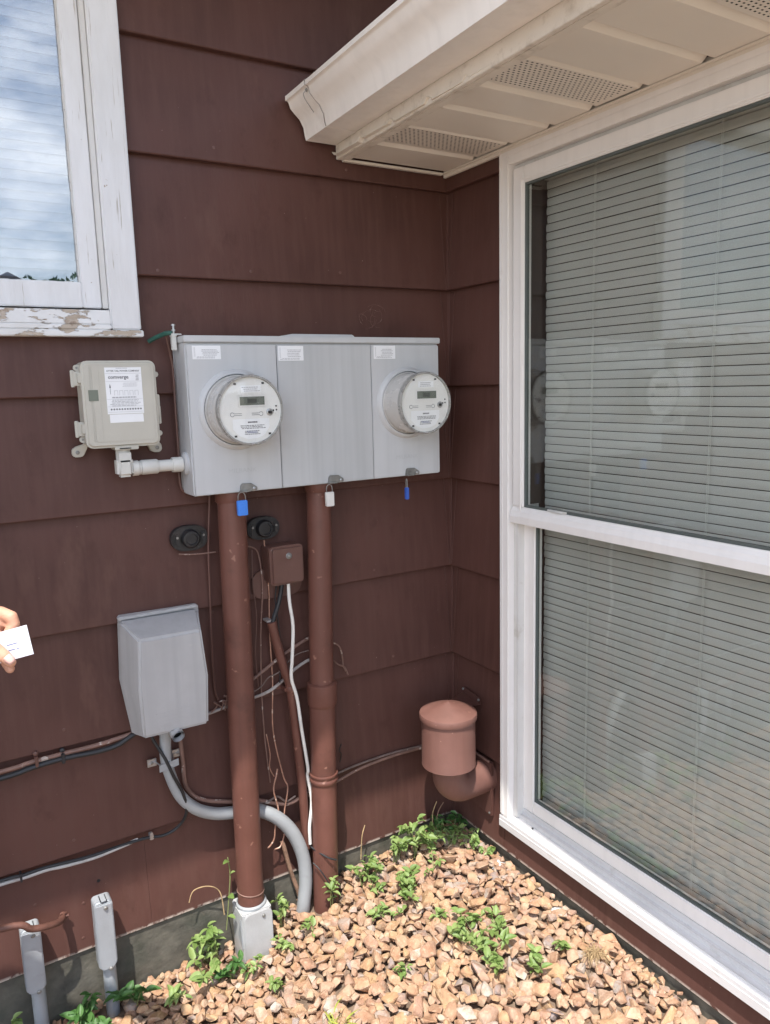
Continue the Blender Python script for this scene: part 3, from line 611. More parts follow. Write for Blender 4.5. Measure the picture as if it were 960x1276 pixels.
# strips run across the eave; every third one is perforated
edges = [(-0.014, -0.165, 0), (-0.165, -0.305, 1), (-0.305, -0.458, 0), (-0.460, -0.595, 0), (-0.595, -0.735, 1), (-0.735, -0.888, 0), (-0.890, -1.03, 0), (-1.03, -1.17, 1), (-1.17, -1.32, 0), (-1.322, -1.46, 0), (-1.46, -1.60, 1), (-1.60, -1.75, 0)]
for i, (ya, yb, perf) in enumerate(edges):
    b = MB(); x0, x1 = SX - 0.03, -0.0205
    if not perf:
        # plain strip: shallow V grooves at both sides
        b.prism([(ya - 0.001, SZ + 0.010), (ya - 0.013, SZ), (yb + 0.013, SZ), (yb + 0.001, SZ + 0.010), (yb + 0.001, SZ + 0.011), (yb + 0.0135, SZ + 0.001), (ya - 0.0135, SZ + 0.001), (ya - 0.001, SZ + 0.011)], lambda u, v, a: (a, u, v), x0, x1)
        b.build('soffit_panel', 'soffit', soffit, smooth=False)
    else:
        # real perforations: a grid with cells left out
        zz = SZ + 0.0025; rows = 12; pitch = (ya - yb - 0.03) / rows; hx = 0.0125
        b.add([(x0, ya, zz + 0.0075), (x1, ya, zz + 0.0075), (x1, ya - 0.010, zz), (x0, ya - 0.010, zz)], [(0, 1, 2, 3)])
        b.add([(x0, yb + 0.010, zz), (x1, yb + 0.010, zz), (x1, yb, zz + 0.0075), (x0, yb, zz + 0.0075)], [(0, 1, 2, 3)])
        ys = ya - 0.010
        b.add([(x0, ys, zz), (x1, ys, zz), (x1, ys - 0.005, zz), (x0, ys - 0.005, zz)], [(0, 1, 2, 3)]); ys -= 0.005
        for r_ in range(rows):
            y1_, y2_ = ys - pitch * 0.62, ys - pitch
            b.add([(x0, ys, zz), (x1, ys, zz), (x1, y1_, zz), (x0, y1_, zz)], [(0, 1, 2, 3)])
            xx = x0; off = (r_ % 2) * hx / 2; nx = int((x1 - x0 - 0.02) / hx)
            xe = x0 + 0.008 + off
            for q in range(nx):
                b.add([(xx, y1_, zz), (xe, y1_, zz), (xe, y2_, zz), (xx, y2_, zz)], [(0, 1, 2, 3)]); xx = xe + 0.0052; xe = xx + hx - 0.0052
            b.add([(xx, y1_, zz), (x1, y1_, zz), (x1, y2_, zz), (xx, y2_, zz)], [(0, 1, 2, 3)])
            ys = y2_
        b.add([(x0, ys, zz), (x1, ys, zz), (x1, yb + 0.010, zz), (x0, yb + 0.010, zz)], [(0, 1, 2, 3)])
        b.build('vented_soffit_panel', 'soffit', soffit, smooth=False)
MB().box(SX, -0.02, -2.42, -1.752, SZ, SZ + 0.004).build('soffit_panel', 'soffit', soffit, smooth=False)
b = MB(); b.box(-0.364, SX, -2.42, -0.004, SZ - 0.004, 2.165); b.box(SX, SX + 0.024, -2.42, -0.004, SZ - 0.004, SZ - 0.0015)
b.build('fascia', 'fascia', house, bevel=0.0012)
# gutter: K-profile sheet, outline then thickness
K = [(-0.3655, 2.150), (-0.3655, 2.0475), (-0.4500, 2.0475), (-0.4530, 2.0570), (-0.4555, 2.0750), (-0.4660, 2.0940), (-0.4810, 2.1070), (-0.4910, 2.1170), (-0.4950, 2.1290), (-0.4975, 2.1330), (-0.5040, 2.1340), (-0.5040, 2.1450), (-0.4960, 2.1480)]
def sheet(outline, y0, y1, t, mbx):
    n = len(outline); P = [Vector((a, 0, c)) for a, c in outline]; Q = []
    for i in range(n):
        tg = (P[min(i + 1, n - 1)] - P[max(i - 1, 0)]).normalized(); Q.append(P[i] + Vector((-tg.z, 0, tg.x)) * -t)
    vs = [(p.x, y, p.z) for y in (y0, y1) for p in P] + [(p.x, y, p.z) for y in (y0, y1) for p in Q]
    fs = [(i, i + 1, n + i + 1, n + i) for i in range(n - 1)] + [(2 * n + i, 2 * n + i + 1, 3 * n + i + 1, 3 * n + i) for i in range(n - 1)]
    fs += [(i, i + 1, 2 * n + i + 1, 2 * n + i) for i in range(n - 1)] + [(n + i, n + i + 1, 3 * n + i + 1, 3 * n + i) for i in range(n - 1)]
    fs += [(0, n, 3 * n, 2 * n), (n - 1, 2 * n - 1, 4 * n - 1, 3 * n - 1)]
    return mbx.add(vs, fs)
SK = 0.026
gut = sheet(K, -2.45, -0.030, 0.0012, MB()).build('gutter', 'gutter', house, angle=50); gut['label'] = 'cream gutter along the eave'
b = sheet([(a - (0.0016 if a < -0.37 else 0), c - (0.0014 if c < 2.05 else 0)) for a, c in K], -0.125, -0.012, 0.0008, MB()); b.build('gutter_end_sleeve', 'gutter', gut, angle=50)
kk = [(a - (0.0022 if a < -0.37 else -0.001), c - (0.002 if c < 2.05 else 0)) for a, c in K]
b = MB(); b.prism(kk, lambda u, v, a: (u, a, v), -0.012, -0.006); b.build('end_cap', 'gutter', gut, smooth=False)
b = MB(); b.tube([(a - 0.002 if a < -0.37 else a, -0.126, c) for a, c in K[2:]], 0.0013, 6); b.build('seam_bead', 'grey_cable', gut)
MB().tube(smooth_path([(-0.500, -0.114, 2.124), (-0.503, -0.112, 2.118), (-0.4995, -0.110, 2.109), (-0.486, -0.108, 2.094), (-0.474, -0.106, 2.082)], 4), 0.0011, 5).build('loose_tie_wire', 'dull_steel', gut)
MB().lathe([(0.0045, 0), (0.0045, 0.002), (0.002, 0.004)], (-0.4965, -0.118, 2.126), (-1, 0, 0.2), 10).build('rivet', 'dull_steel', gut)
b = MB(); b.prism([(-0.37, 2.160), (4.0, 3.60), (4.0, 3.72), (-0.40, 2.172)], lambda u, v, a: (u, a, v), -2.46, -0.005)
b.build('roof', 'shingle', house, smooth=False)
# the eave runs slightly out of parallel with the wall
for o in [gut] + list(gut.children) + [q for q in house.children if q.name.startswith('fascia')]:
    for v in o.data.vertices: v.co.x += SK * v.co.y
# tall wing's roof over the back wall
b = MB(); b.prism([(-0.854, 2.67), (-0.854, 2.78), (5.0, 4.98), (5.0, 4.84), (0.13, 2.985), (0.13, 2.67)], lambda u, v, a: (a, u, v), -6.4, 6.0)
rf = b.build('roof', 'shingle', house, smooth=False)
b = MB(); b.box(-6.4, 6.0, -0.866, -0.8545, 2.655, 2.80); b.build('fascia', 'fascia', house, bevel=0.002)
b = MB(); b.box(-6.4, 6.0, -0.854, -0.001, 2.655, 2.668); b.build('soffit', 'soffit', house, smooth=False)

# ------------------------------------------------------------------ twin meter cabinet
X0, X1, Z0, Z1, DP = -0.838, -0.107, 1.156, 1.540, -0.096
cab = thing('meter_cabinet', 'light grey steel twin meter cabinet with three covers', 'meter box', ((X0 + X1) / 2, 0, Z0))
MB().box(X0, X1, DP, 0.004, Z0, 1.527).build('case', 'cabinet', cab, bevel=0.003)
def cover(x0, x1, hole=None, mat='cabinet'):
    b = MB(); b.prism(rr(x0, x1, 1.158, 1.5195, 0.003, 2), XZ, DP - 0.0065, DP - 0.0002)
    o = b.build('cover', mat, cab, bevel=0.0012)
    if hole:
        c = MB(); c.lathe([(0.0995, -0.001), (0.0975, 0.004), (0.0935, 0.010), (0.0905, 0.0125), (0.0870, 0.0125), (0.0865, -0.001)], (hole, DP - 0.006, 1.362), (0, -1, 0), 56, caps=False)
        c.build('collar', mat, o)
    return o
c1 = cover(X0 + 0.003, -0.6075, -0.7185); c2 = cover(-0.6055, -0.3325, None, 'cabinet_b'); c3 = cover(-0.3305, X1 - 0.002, -0.218)
for cx, cc in ((-0.713, c1), (-0.222, c3)):
    v_, f_ = text_verts('MILBANK', 0.0155, cx, 1.2065, DP - 0.0069, 'CENTER', 0.0, 1.15)
    MB().add(v_, f_).build('embossed_name', 'cabinet_b', cc, smooth=False)
b = MB(); b.box(X0 - 0.003, X1 + 0.003, DP - 0.0095, 0.004, 1.5245, 1.5405); b.build('top_cap', 'cabinet', cab, bevel=0.002)
b = MB(); b.prism([(-0.595, 1.5395), (-0.37, 1.5395), (-0.378, 1.5475), (-0.555, 1.5475)], XZ, -0.09, -0.02); b.build('hub_plate', 'cabinet', cab, bevel=0.0015)
def bars(b, x0, x1, z0, z1, y, rows, rnd, h=0.5, words=(2, 5)):
    dz = (z1 - z0) / rows
    for r_ in range(rows):
        zc = z1 - (r_ + 0.5) * dz; x = x0 + rnd.uniform(0, 0.12) * (x1 - x0); xe = x1 - rnd.uniform(0, 0.2) * (x1 - x0)
        while x < xe:
            w_ = rnd.uniform(0.04, 0.14) * (x1 - x0); e = min(x + w_, xe)
            b.add([(x, y, zc - dz * h / 2), (e, y, zc - dz * h / 2), (e, y, zc + dz * h / 2), (x, y, zc + dz * h / 2)], [(0, 1, 2, 3)]); x = e + 0.018 * (x1 - x0)
rl_ = random.Random(21)
def sticker(x0, x1, z0, z1, tilt=0.0):
    o = MB().prism(rr(x0, x1, z0, z1, 0.001, 2), XZ, DP - 0.0074, DP - 0.0063).build('warning_label', 'paper', cab)
    b = MB(); bars(b, x0 + 0.022, x1 - 0.004, z0 + 0.008, z1 - 0.008, DP - 0.0078, 5, rl_, 0.42); bars(b, x0 + 0.004, x1 - 0.003, z0 + 0.002, z0 + 0.007, DP - 0.0078, 2, rl_, 0.5)
    b.build('small_print', 'ink_light', o, smooth=False)
    b = MB()
    for xx in (x0 + 0.004, x0 + 0.006): b.add([(xx, DP - 0.0078, z0 + 0.006), (xx + 0.0006, DP - 0.0078, z0 + 0.006), (xx + 0.0006, DP - 0.0078, z1 - 0.004), (xx, DP - 0.0078, z1 - 0.004)], [(0, 1, 2, 3)])
    b.build('small_print', 'ink_light', o, smooth=False)
sticker(-0.822, -0.752, 1.4845, 1.5165); sticker(-0.602, -0.532, 1.480, 1.5165); sticker(-0.3225, -0.254, 1.483, 1.5185)
for hx in (-0.700, -0.452, -0.206):
    b = MB(); b.prism([(hx - 0.024, 1.157), (hx + 0.004, 1.157), (hx + 0.010, 1.160), (hx + 0.021, 1.159), (hx + 0.022, 1.168), (hx + 0.006, 1.178), (hx - 0.018, 1.179), (hx - 0.022, 1.174)], XZ, DP - 0.0125, DP - 0.0060)
    h = b.build('hasp', 'dull_steel', cab, bevel=0.0012)
    MB().lathe([(0.0042, -0.001), (0.0042, 0.0025), (0.002, 0.004)], (hx + 0.013, DP - 0.0125, 1.1645), (0, -1, 0), 10).build('hasp_rivet', 'steel', h)
    MB().box(hx - 0.026, hx - 0.006, DP - 0.026, DP - 0.010, 1.1585, 1.1605).build('hasp_tongue', 'dull_steel', h)
MB().lathe([(0.028, 0), (0.028, 0.006), (0.022, 0.010)], (X0 + 0.001, -0.05, 1.235), (-1, 0, 0), 28).build('conduit_hub', 'cabinet', cab)
b = MB(); b.lathe([(0.040, 0), (0.040, 0.024), (0.037, 0.028)], (-0.731, -0.055, Z0 - 0.0005), (0, 0, -1), 28); b.build('pipe_hub', 'brown_pipe', cab)
b = MB(); b.lathe([(0.038, 0), (0.038, 0.020), (0.035, 0.024)], (-0.481, -0.055, Z0 - 0.0005), (0, 0, -1), 28); b.build('pipe_hub', 'brown_pipe', cab)

# ------------------------------------------------------------------ meters
def meter(cx, label):
    cz, y0 = 1.362, DP - 0.012
    t = thing('electric_meter', label, 'electric meter', (cx, y0, cz), 'round electric meters on the grey cabinet')
    ax = (0, -1, 0)
    b = MB(); b.lathe([(0.0850, -0.004), (0.0850, 0.004), (0.0825, 0.006), (0.0815, 0.018), (0.0808, 0.050), (0.0806, 0.074), (0.0795, 0.080)], (cx, y0, cz), ax, 64, caps=False)
    side = b.build('drum', 'meter_side', t)
    MB().lathe([(0.0858, -0.002), (0.0868, 0.0015), (0.0858, 0.005)], (cx, y0, cz), ax, 64, caps=False).build('dark_seal_ring', 'gasket', t)
    MB().lathe([(0.0800, 0.074), (0.0836, 0.076), (0.0836, 0.086), (0.0818, 0.0895), (0.0785, 0.0895), (0.0775, 0.084)], (cx, y0, cz), ax, 64, caps=False).build('front_rim', 'meter_rim', t)
    fc = y0 - 0.0835; b = MB(); b.lathe([(0.0790, 0.0780), (0.0790, 0.0835)], (cx, y0, cz), ax, 64); face = b.build('face_plate', 'meter_white', t)
    MB().lathe([(0.0786, 0.0890), (0.0770, 0.0935), (0.0700, 0.0950), (0.0400, 0.0965), (0.0, 0.0970)], (cx, y0, cz), ax, 56, caps=False).build('clear_cover', 'meter_glass', t)
    # printed and moulded details on the face (u to the right, v up, metres from the centre)
    def rect(b_, u0, u1, v0, v1, d): b_.box(cx + u0, cx + u1, fc - d, fc - 0.0001, cz + v0, cz + v1)
    b = MB(); rect(b, -0.030, 0.040, 0.008, 0.036, 0.0012); d1 = b.build('display_bezel', 'meter_white', t, bevel=0.0006)
    b = MB(); rect(b, -0.026, 0.036, 0.012, 0.032, 0.0016); b.build('display', 'lcd', d1, smooth=False)
    b = MB(); bars(b, cx - 0.008, cx + 0.020, cz + 0.016, cz + 0.028, fc - 0.0018, 1, rl_, 0.9); b.build('display_digits', 'lcd_dark', d1, smooth=False)
    b = MB(); rect(b, -0.022, 0.028, 0.042, 0.058, 0.0006); n1 = b.build('name_label', 'paper', t, smooth=False)
    b = MB(); bars(b, cx - 0.020, cx + 0.026, cz + 0.043, cz + 0.056, fc - 0.0008, 3, rl_, 0.5); b.build('print', 'ink_light', n1, smooth=False)
    b = MB(); v1_ = -0.020; pts = [(-0.046, -0.020), (0.046, -0.020), (0.046, -0.040), (0.034, -0.058), (0.016, -0.066), (-0.010, -0.068), (-0.030, -0.060), (-0.046, -0.044)]
    b.prism([(cx + u, cz + v) for u, v in pts], XZ, fc - 0.0006, fc - 0.0001); n2 = b.build('rating_label', 'paper', t, smooth=False)
    b = MB(); bars(b, cx - 0.010, cx + 0.016, cz - 0.030, cz - 0.026, fc - 0.0008, 1, rl_, 0.9); bars(b, cx - 0.030, cx + 0.036, cz - 0.044, cz - 0.034, fc - 0.0008, 3, rl_, 0.5)
    bars(b, cx - 0.022, cx + 0.024, cz - 0.058, cz - 0.047, fc - 0.0008, 3, rl_, 0.5); b.build('print', 'ink', n2, smooth=False)
    b = MB(); bars(b, cx - 0.014, cx + 0.018, cz - 0.054, cz - 0.048, fc - 0.0009, 2, rl_, 0.5); b.build('print', 'ink_blue', n2, smooth=False)
    for s in (-1, 1):                                        # keyhole slots, drawn as raised outlines
        a = 0.004 if s > 0 else -0.046; b = MB(); q = []
        ce = (cx + (0.026 if s > 0 else -0.046), cz - 0.009)
        for k_ in range(13): th = R(35 + 290 * k_ / 12) if s > 0 else R(35 + 290 * k_ / 12)
        arc = [Vector((ce[0] + 0.0048 * math.cos(R(155 - 310 * k_ / 12)) * (1 if s > 0 else -1), fc - 0.0004, ce[1] + 0.0048 * math.sin(R(155 - 310 * k_ / 12)))) for k_ in range(13)]
        tail = 0.019 * (-1 if s > 0 else 1)
        b.tube([arc[0] + Vector((tail, 0, 0))] + arc + [arc[-1] + Vector((tail, 0, 0))], 0.0006, 5); b.build('slot_outline', 'ink', t)
    b = MB(); b.lathe([(0.0085, -0.001), (0.0085, 0.0022), (0.0070, 0.003)], (cx + 0.048, fc, cz - 0.006), ax, 20); k1 = b.build('optical_port', 'steel', t)
    b = MB(); b.box(cx + 0.043, cx + 0.053, fc - 0.0042, fc - 0.001, cz - 0.0095, cz - 0.0025); b.build('port_lens', 'black_plastic', k1, bevel=0.001)
    b = MB(); b.lathe([(0.0042, -0.001), (0.0042, 0.002)], (cx + 0.066, fc, cz - 0.008), ax, 14); b.build('button', 'meter_white', t)
    for u, v in ((0.0655, 0.008), (0.066, -0.001), (0.058, -0.002)): MB().lathe([(0.0022, -0.001), (0.0022, 0.0008)], (cx + u, fc, cz + v), ax, 8).build('indicator', 'black_plastic', t)
    for u, v in ((-0.036, 0.062), (0.034, 0.063), (-0.040, -0.060), (0.046, -0.057)): MB().box(cx + u - 0.003, cx + u + 0.003, fc - 0.0012, fc, cz + v - 0.0022, cz + v + 0.0022).build('face_clip', 'black_plastic', t)
    for q in range(5):                                       # stamped marks on the drum's left side
        an = R(186 - q * 7); rad = 0.0812
        for dd in (0.022, 0.034):
            p0 = Vector((cx + rad * math.cos(an), y0 - dd, cz + rad * math.sin(an))); p1 = Vector((cx + rad * math.cos(an - 0.08), y0 - dd, cz + rad * math.sin(an - 0.08)))
            MB().tube([p0, (p0 + p1) / 2, p1, p1 + Vector((0, -0.008, 0))], 0.0005, 4).build('moulded_mark', 'ink_light', side)
    MB().lathe([(0.003, -0.002), (0.003, 0.002), (0.001, 0.004)], (cx + 0.002, y0 - 0.0885, cz - 0.0795), ax, 10).build('seal_stud', 'steel', t)
meter(-0.7185, 'round electric meter nearest the beige box, on the cabinet\'s left cover')
meter(-0.218, 'round electric meter nearest the house corner, on the right cover')

# seals hanging from the three hasps
def padlock(cx, zt, label, mat, w, h, thin=False):
    y = DP - 0.020; t = thing('lock_seal', label, 'seal', (cx, y, zt - h), 'seals hanging from the cabinet hasps')
    b = MB(); hl = 0.020 if not thin else 0.024; hw = w * 0.36 if not thin else 0.002
    pts = [(cx - hw, y, zt - 0.004), (cx - hw, y, zt + hl * 0.55), (cx - hw * 0.6, y, zt + hl * 0.9), (cx, y, zt + hl), (cx + hw * 0.6, y, zt + hl * 0.9), (cx + hw, y, zt + hl * 0.55), (cx + hw, y, zt - 0.004)]
    b.tube(smooth_path(pts, 4), 0.0012, 7); b.build('shackle', 'dull_steel', t)
    b = MB(); b.prism(rr(cx - w / 2, cx + w / 2, zt - h, zt, 0.0025, 3), XZ, y - 0.005, y + 0.005); o = b.build('body', mat, t, bevel=0.001)
    if not thin:
        c = MB()
        for k_ in range(4): c.box(cx - w * 0.2, cx + w * 0.2, y - 0.0056, y - 0.0048, zt - h * (0.22 + 0.17 * k_) - 0.001, zt - h * (0.22 + 0.17 * k_) + 0.001)
        c.build('moulded_rib', mat, o)
padlock(-0.7245, 1.138, 'bright blue padlock seal hanging from the left hasp', 'blue_seal', 0.026, 0.038)
padlock(-0.4790, 1.136, 'white plastic lock seal hanging from the middle hasp', 'white_seal', 0.023, 0.038)
padlock(-0.2340, 1.126, 'thin dark blue seal tag hanging from the right hasp', 'blue_dark', 0.0095, 0.034, True)

# ------------------------------------------------------------------ beige control box and its conduit
t = thing('control_box', 'beige plastic control box with a printed white label', 'utility box', (-0.99, 0, 1.285))
body = MB().prism(rr(-1.068, -0.902, 1.289, 1.483, 0.012), XZ, -0.052, 0.004).build('back_case', 'beige_plastic', t, bevel=0.002)
lid = MB().prism(rr(-1.072, -0.904, 1.286, 1.484, 0.016), XZ, -0.079, -0.0525).build('lid', 'beige_plastic', t, bevel=0.006, seg=3)
MB().prism(rr(-1.050, -0.916, 1.300, 1.474, 0.003), XZ, -0.0800, -0.0785).build('lid_panel', 'beige_plastic', lid, bevel=0.0008)
b = MB()
for xx in (-1.0545, -1.0345): b.box(xx, xx + 0.0008, -0.0806, -0.0795, 1.302, 1.472)
b.build('lid_rib', 'beige_plastic', lid)
o = MB().box(-1.021, -0.939, -0.0808, -0.0802, 1.363, 1.4685).build('label_sheet', 'paper', lid, smooth=False)
YL = -0.0812
b = MB()
v_, f_ = text_verts('OTTER TAIL POWER COMPANY', 0.0056, -0.980, 1.4585, YL, 'CENTER', 0.00012, 0.92); b.add(v_, f_)
v_, f_ = text_verts('comverge', 0.0115, -1.0145, 1.4430, YL, 'LEFT', 0.00025, 1.0); b.add(v_, f_)
b.add([(-1.0135, YL, 1.4225), (-1.0095, YL, 1.4225), (-1.0115, YL, 1.4320)], [(0, 1, 2)]); b.box(-1.0119, -1.0111, YL, YL + 0.0003, 1.408, 1.4225)
for q in range(12): b.lathe([(0.0021, 0), (0.0021, 0.0002)], (-1.012 + q * 0.0060, YL + 0.0001, 1.3735), (0, -1, 0), 8)
b.build('lettering', 'ink', o, smooth=False)
b = MB(); bars(b, -0.996, -0.966, 1.4655, 1.4675, YL, 1, rl_, 0.7); bars(b, -0.953, -0.945, 1.438, 1.452, YL, 4, rl_, 0.6); bars(b, -0.985, -0.945, 1.424, 1.434, YL, 4, rl_, 0.3)
for q in range(5): xx = -1.003 + q * 0.0115; b.box(xx, xx + 0.008, YL, YL + 0.0003, 1.4155, 1.4162); b.box(xx, xx + 0.0006, YL, YL + 0.0003, 1.405, 1.4155); b.box(xx + 0.0074, xx + 0.008, YL, YL + 0.0003, 1.405, 1.4155)
bars(b, -1.012, -0.945, 1.398, 1.403, YL, 1, rl_, 0.6); bars(b, -1.017, -0.943, 1.380, 1.396, YL, 5, rl_, 0.45)
for zz in (1.4365, 1.4545, 1.3965, 1.3795, 1.3670): b.box(-1.020, -0.940, YL, YL + 0.0003, zz, zz + 0.0005)
b.build('fine_print', 'ink_light', o, smooth=False)
MB().box(-1.017, -0.941, -0.0806, -0.0802, 1.343, 1.3620).build('blank_sticker', 'paper', lid, smooth=False)
MB().box(-1.0595, -1.0385, -0.0808, -0.0802, 1.394, 1.4185).build('green_sticker', 'sticker_green', lid, smooth=False)
v_, f_ = text_verts('comverge', 0.008, -0.937, 1.318, -0.0803, 'CENTER', 0, 1.1); MB().add(v_, f_).build('moulded_name', 'beige_plastic', lid, smooth=False)
for zc in (1.445, 1.331):
    b = MB(); b.box(-1.086, -1.070, -0.062, -0.046, zc - 0.016, zc + 0.016); b.box(-1.078, -1.066, -0.072, -0.058, zc - 0.010, zc + 0.012); b.tube([(-1.086, -0.054, zc - 0.019), (-1.086, -0.054, zc + 0.019)], 0.005, 10)
    h = b.build('hinge', 'beige_plastic', t, bevel=0.0012)
    e = MB(); ez = zc + 0.024 if zc > 1.4 else zc - 0.024; e.lathe([(0.007, 0), (0.007, 0.006)], (-1.076, -0.050, ez), (0, -1, 0), 14); e.build('hinge_ear', 'beige_plastic', h)
    MB().lathe([(0.0028, 0.0055), (0.0028, 0.0066)], (-1.076, -0.050, ez), (0, -1, 0), 8).build('screw', 'dull_steel', h)
b = MB(); b.box(-0.9045, -0.8965, -0.066, -0.050, 1.355, 1.405); b.box(-0.900, -0.894, -0.060, -0.044, 1.335, 1.378); b.build('latch', 'beige_plastic', t, bevel=0.0015)
for ez in (1.452, 1.313): MB().lathe([(0.0065, 0), (0.0065, 0.006), (0.002, 0.0062)], (-0.8995, -0.050, ez), (0, -1, 0), 14).build('latch_ear', 'beige_plastic', t)
for fx, s in ((-1.082, 1), (-0.896, -1)):
    b = MB(); b.prism([(fx - 0.012, 1.270), (fx - 0.006, 1.264), (fx + 0.006, 1.264), (fx + 0.013, 1.266), (fx + 0.024 * s + (0.0 if s > 0 else 0), 1.286), (fx + 0.020 * s, 1.295), (fx - 0.002, 1.2885), (fx - 0.011, 1.283)] if s > 0 else
                      [(fx + 0.012, 1.270), (fx + 0.011, 1.283), (fx + 0.006, 1.2885), (fx - 0.014, 1.295), (fx - 0.024, 1.288), (fx - 0.016, 1.268), (fx - 0.006, 1.264), (fx + 0.006, 1.264)], XZ, -0.010, 0.004)
    h = b.build('mounting_foot', 'beige_plastic', t, bevel=0.0015)
    MB().lathe([(0.0048, 0), (0.0048, 0.002), (0.002, 0.0028)], (fx, -0.0095, 1.275), (0, -1, 0), 12).build('screw', 'dull_steel', h)
MB().box(-1.010, -0.956, -0.076, -0.030, 1.279, 1.2895).build('conduit_flange', 'beige_plastic', t, bevel=0.0015)
MB().box(-1.000, -0.974, -0.0775, -0.074, 1.2815, 1.2840).build('drain_slot', 'black_plastic', t)
t = thing('conduit_elbow', 'short pale plastic elbow pipe joining beige box to the meter cabinet', 'conduit', (-0.99, -0.05, 1.21))
b = MB(); b.lathe([(0.0165, 0), (0.0165, 0.050), (0.0150, 0.053)], (-0.988, -0.05, 1.2785), (0, 0, -1), 20); b.box(-1.002, -0.974, -0.070, -0.064, 1.250, 1.272)
b.build('riser', 'pvc', t, angle=45)
b = MB(); b.box(-1.007, -0.969, -0.070, -0.031, 1.214, 1.262); b.build('elbow_body', 'pvc', t, bevel=0.008, seg=3)
b = MB(); b.lathe([(0.0185, 0), (0.0185, 0.014), (0.0165, 0.016), (0.0165, 0.020)], (-0.970, -0.05, 1.2325), (1, 0, 0), 20); b.build('elbow_socket', 'pvc', t)
b = MB(); b.lathe([(0.0142, 0), (0.0142, 0.12)], (-0.955, -0.05, 1.2330), (1, 0, 0), 20); b.build('pipe', 'pvc', t)
b = MB(); b.lathe([(0.0172, 0), (0.0178, 0.002), (0.0178, 0.038), (0.0165, 0.040)], (-0.949, -0.05, 1.2330), (1, 0, 0), 20); b.build('coupling', 'pvc', t)
b = MB(); b.lathe([(0.0178, 0), (0.0185, 0.002), (0.0185, 0.024), (0.0165, 0.026)], (-0.874, -0.05, 1.2335), (1, 0, 0), 20); b.build('end_fitting', 'pvc', t)

# ground clamp at the cabinet's upper corner, with its wires
t = thing('ground_clamp', 'small metal grounding clamp on the cabinet\'s top left corner', 'clamp', (-0.848, -0.05, 1.50))
b = MB(); b.box(-0.8550, -0.8435, -0.058, -0.046, 1.508, 1.5465); b.box(-0.8565, -0.8425, -0.060, -0.044, 1.5395, 1.5445); b.build('clamp_body', 'pvc', t, bevel=0.0015)
b = MB(); b.box(-0.8550, -0.8300, -0.057, -0.047, 1.5440, 1.5475); b.build('clamp_jaw', 'pvc', t, bevel=0.001)
b = MB(); b.tube([(-0.848, -0.052, 1.545), (-0.848, -0.052, 1.566)], 0.0028, 8); b.lathe([(0.0055, 0), (0.0055, 0.004)], (-0.848, -0.052, 1.553), (0, 0, 1), 6); b.lathe([(0.005, 0), (0.005, 0.004)], (-0.848, -0.052, 1.5655), (0, 0, 1), 6); b.build('clamp_bolt', 'steel', t)
cable('green_wire', [(-0.850, -0.05, 1.548), (-0.862, -0.045, 1.549), (-0.872, -0.03, 1.545), (-0.886, -0.015, 1.538), (-0.897, -0.006, 1.531)], 0.0055, 'green_wire', 'short green wire end at the clamp on the cabinet corner', 'wire')
cable('ground_wire', [(-0.862, -0.035, 1.550), (-0.858, -0.030, 1.53), (-0.851, -0.022, 1.50), (-0.846, -0.018, 1.46), (-0.846, -0.016, 1.35), (-0.845, -0.014, 1.28), (-0.846, -0.014, 1.235), (-0.847, -0.013, 1.19), (-0.838, -0.012, 1.160), (-0.80, -0.011, 1.146), (-0.776, -0.011, 1.146), (-0.772, -0.010, 1.13), (-0.783, -0.010, 1.013), (-0.787, -0.010, 0.884), (-0.791, -0.010, 0.753), (-0.791, -0.010, 0.63), (-0.784, -0.010, 0.59)], 0.0028, 'brown_paint', 'thin dark ground wire running down beside cabinet and left pipe', 'wire')

# ------------------------------------------------------------------ pipes
t = thing('meter_pipe', 'thick brown pipe from the cabinet down into the pale grey base box', 'pipe', (-0.744, -0.06, -0.15))
b = MB(); b.tube([(-0.731, -0.058, 1.135), (-0.736, -0.059, 0.756), (-0.740, -0.060, 0.42), (-0.743, -0.060, 0.00)], 0.0360, 32); b.build('pipe', 'brown_pipe', t)
b = MB(); b.lathe([(0.042, 0), (0.0420, 0.010), (0.0375, 0.014)], (-0.743, -0.060, -0.002), (0, 0, 1), 32, caps=False); b.build('threaded_collar', 'grey_pvc', t)
b = MB(); b.lathe([(0.0362, 0), (0.0378, 0.0008), (0.0379, 0.002), (0.0362, 0.003)], (-0.743, -0.060, 0.040), (0.12, 0, 1), 32, caps=False); b.build('caulk_ring', 'brown_cable', t)
t = thing('pipe_base_box', 'pale grey cast base box at the foot of the left brown pipe', 'pipe fitting', (-0.743, -0.06, -0.2))
b = MB(); b.prism(rr(-0.786, -0.700, -0.104, -0.018, 0.008, 3), XY, -0.24, 0.002); bx_ = b.build('body', 'pale_cast', t, bevel=0.0025)
b = MB(); b.prism(rr(-0.784, -0.702, -0.235, 0.004, 0.018, 4), XZ, -0.1115, -0.1042); b.build('cover_plate', 'pale_cast', t, bevel=0.0018)
b = MB(); b.lathe([(0.0050, -0.002), (0.0050, 0.002), (0.003, 0.004)], (-0.728, -0.1115, -0.012), (0, -1, 0), 10); b.build('screw', 'dull_steel', t)
b = MB(); b.prism([(-0.098, -0.10), (-0.092, -0.015), (-0.075, -0.055), (-0.070, -0.075)], lambda u, v, a: (a, u, v), -0.7885, -0.7855); b.build('side_slot', 'grey_pvc', t)

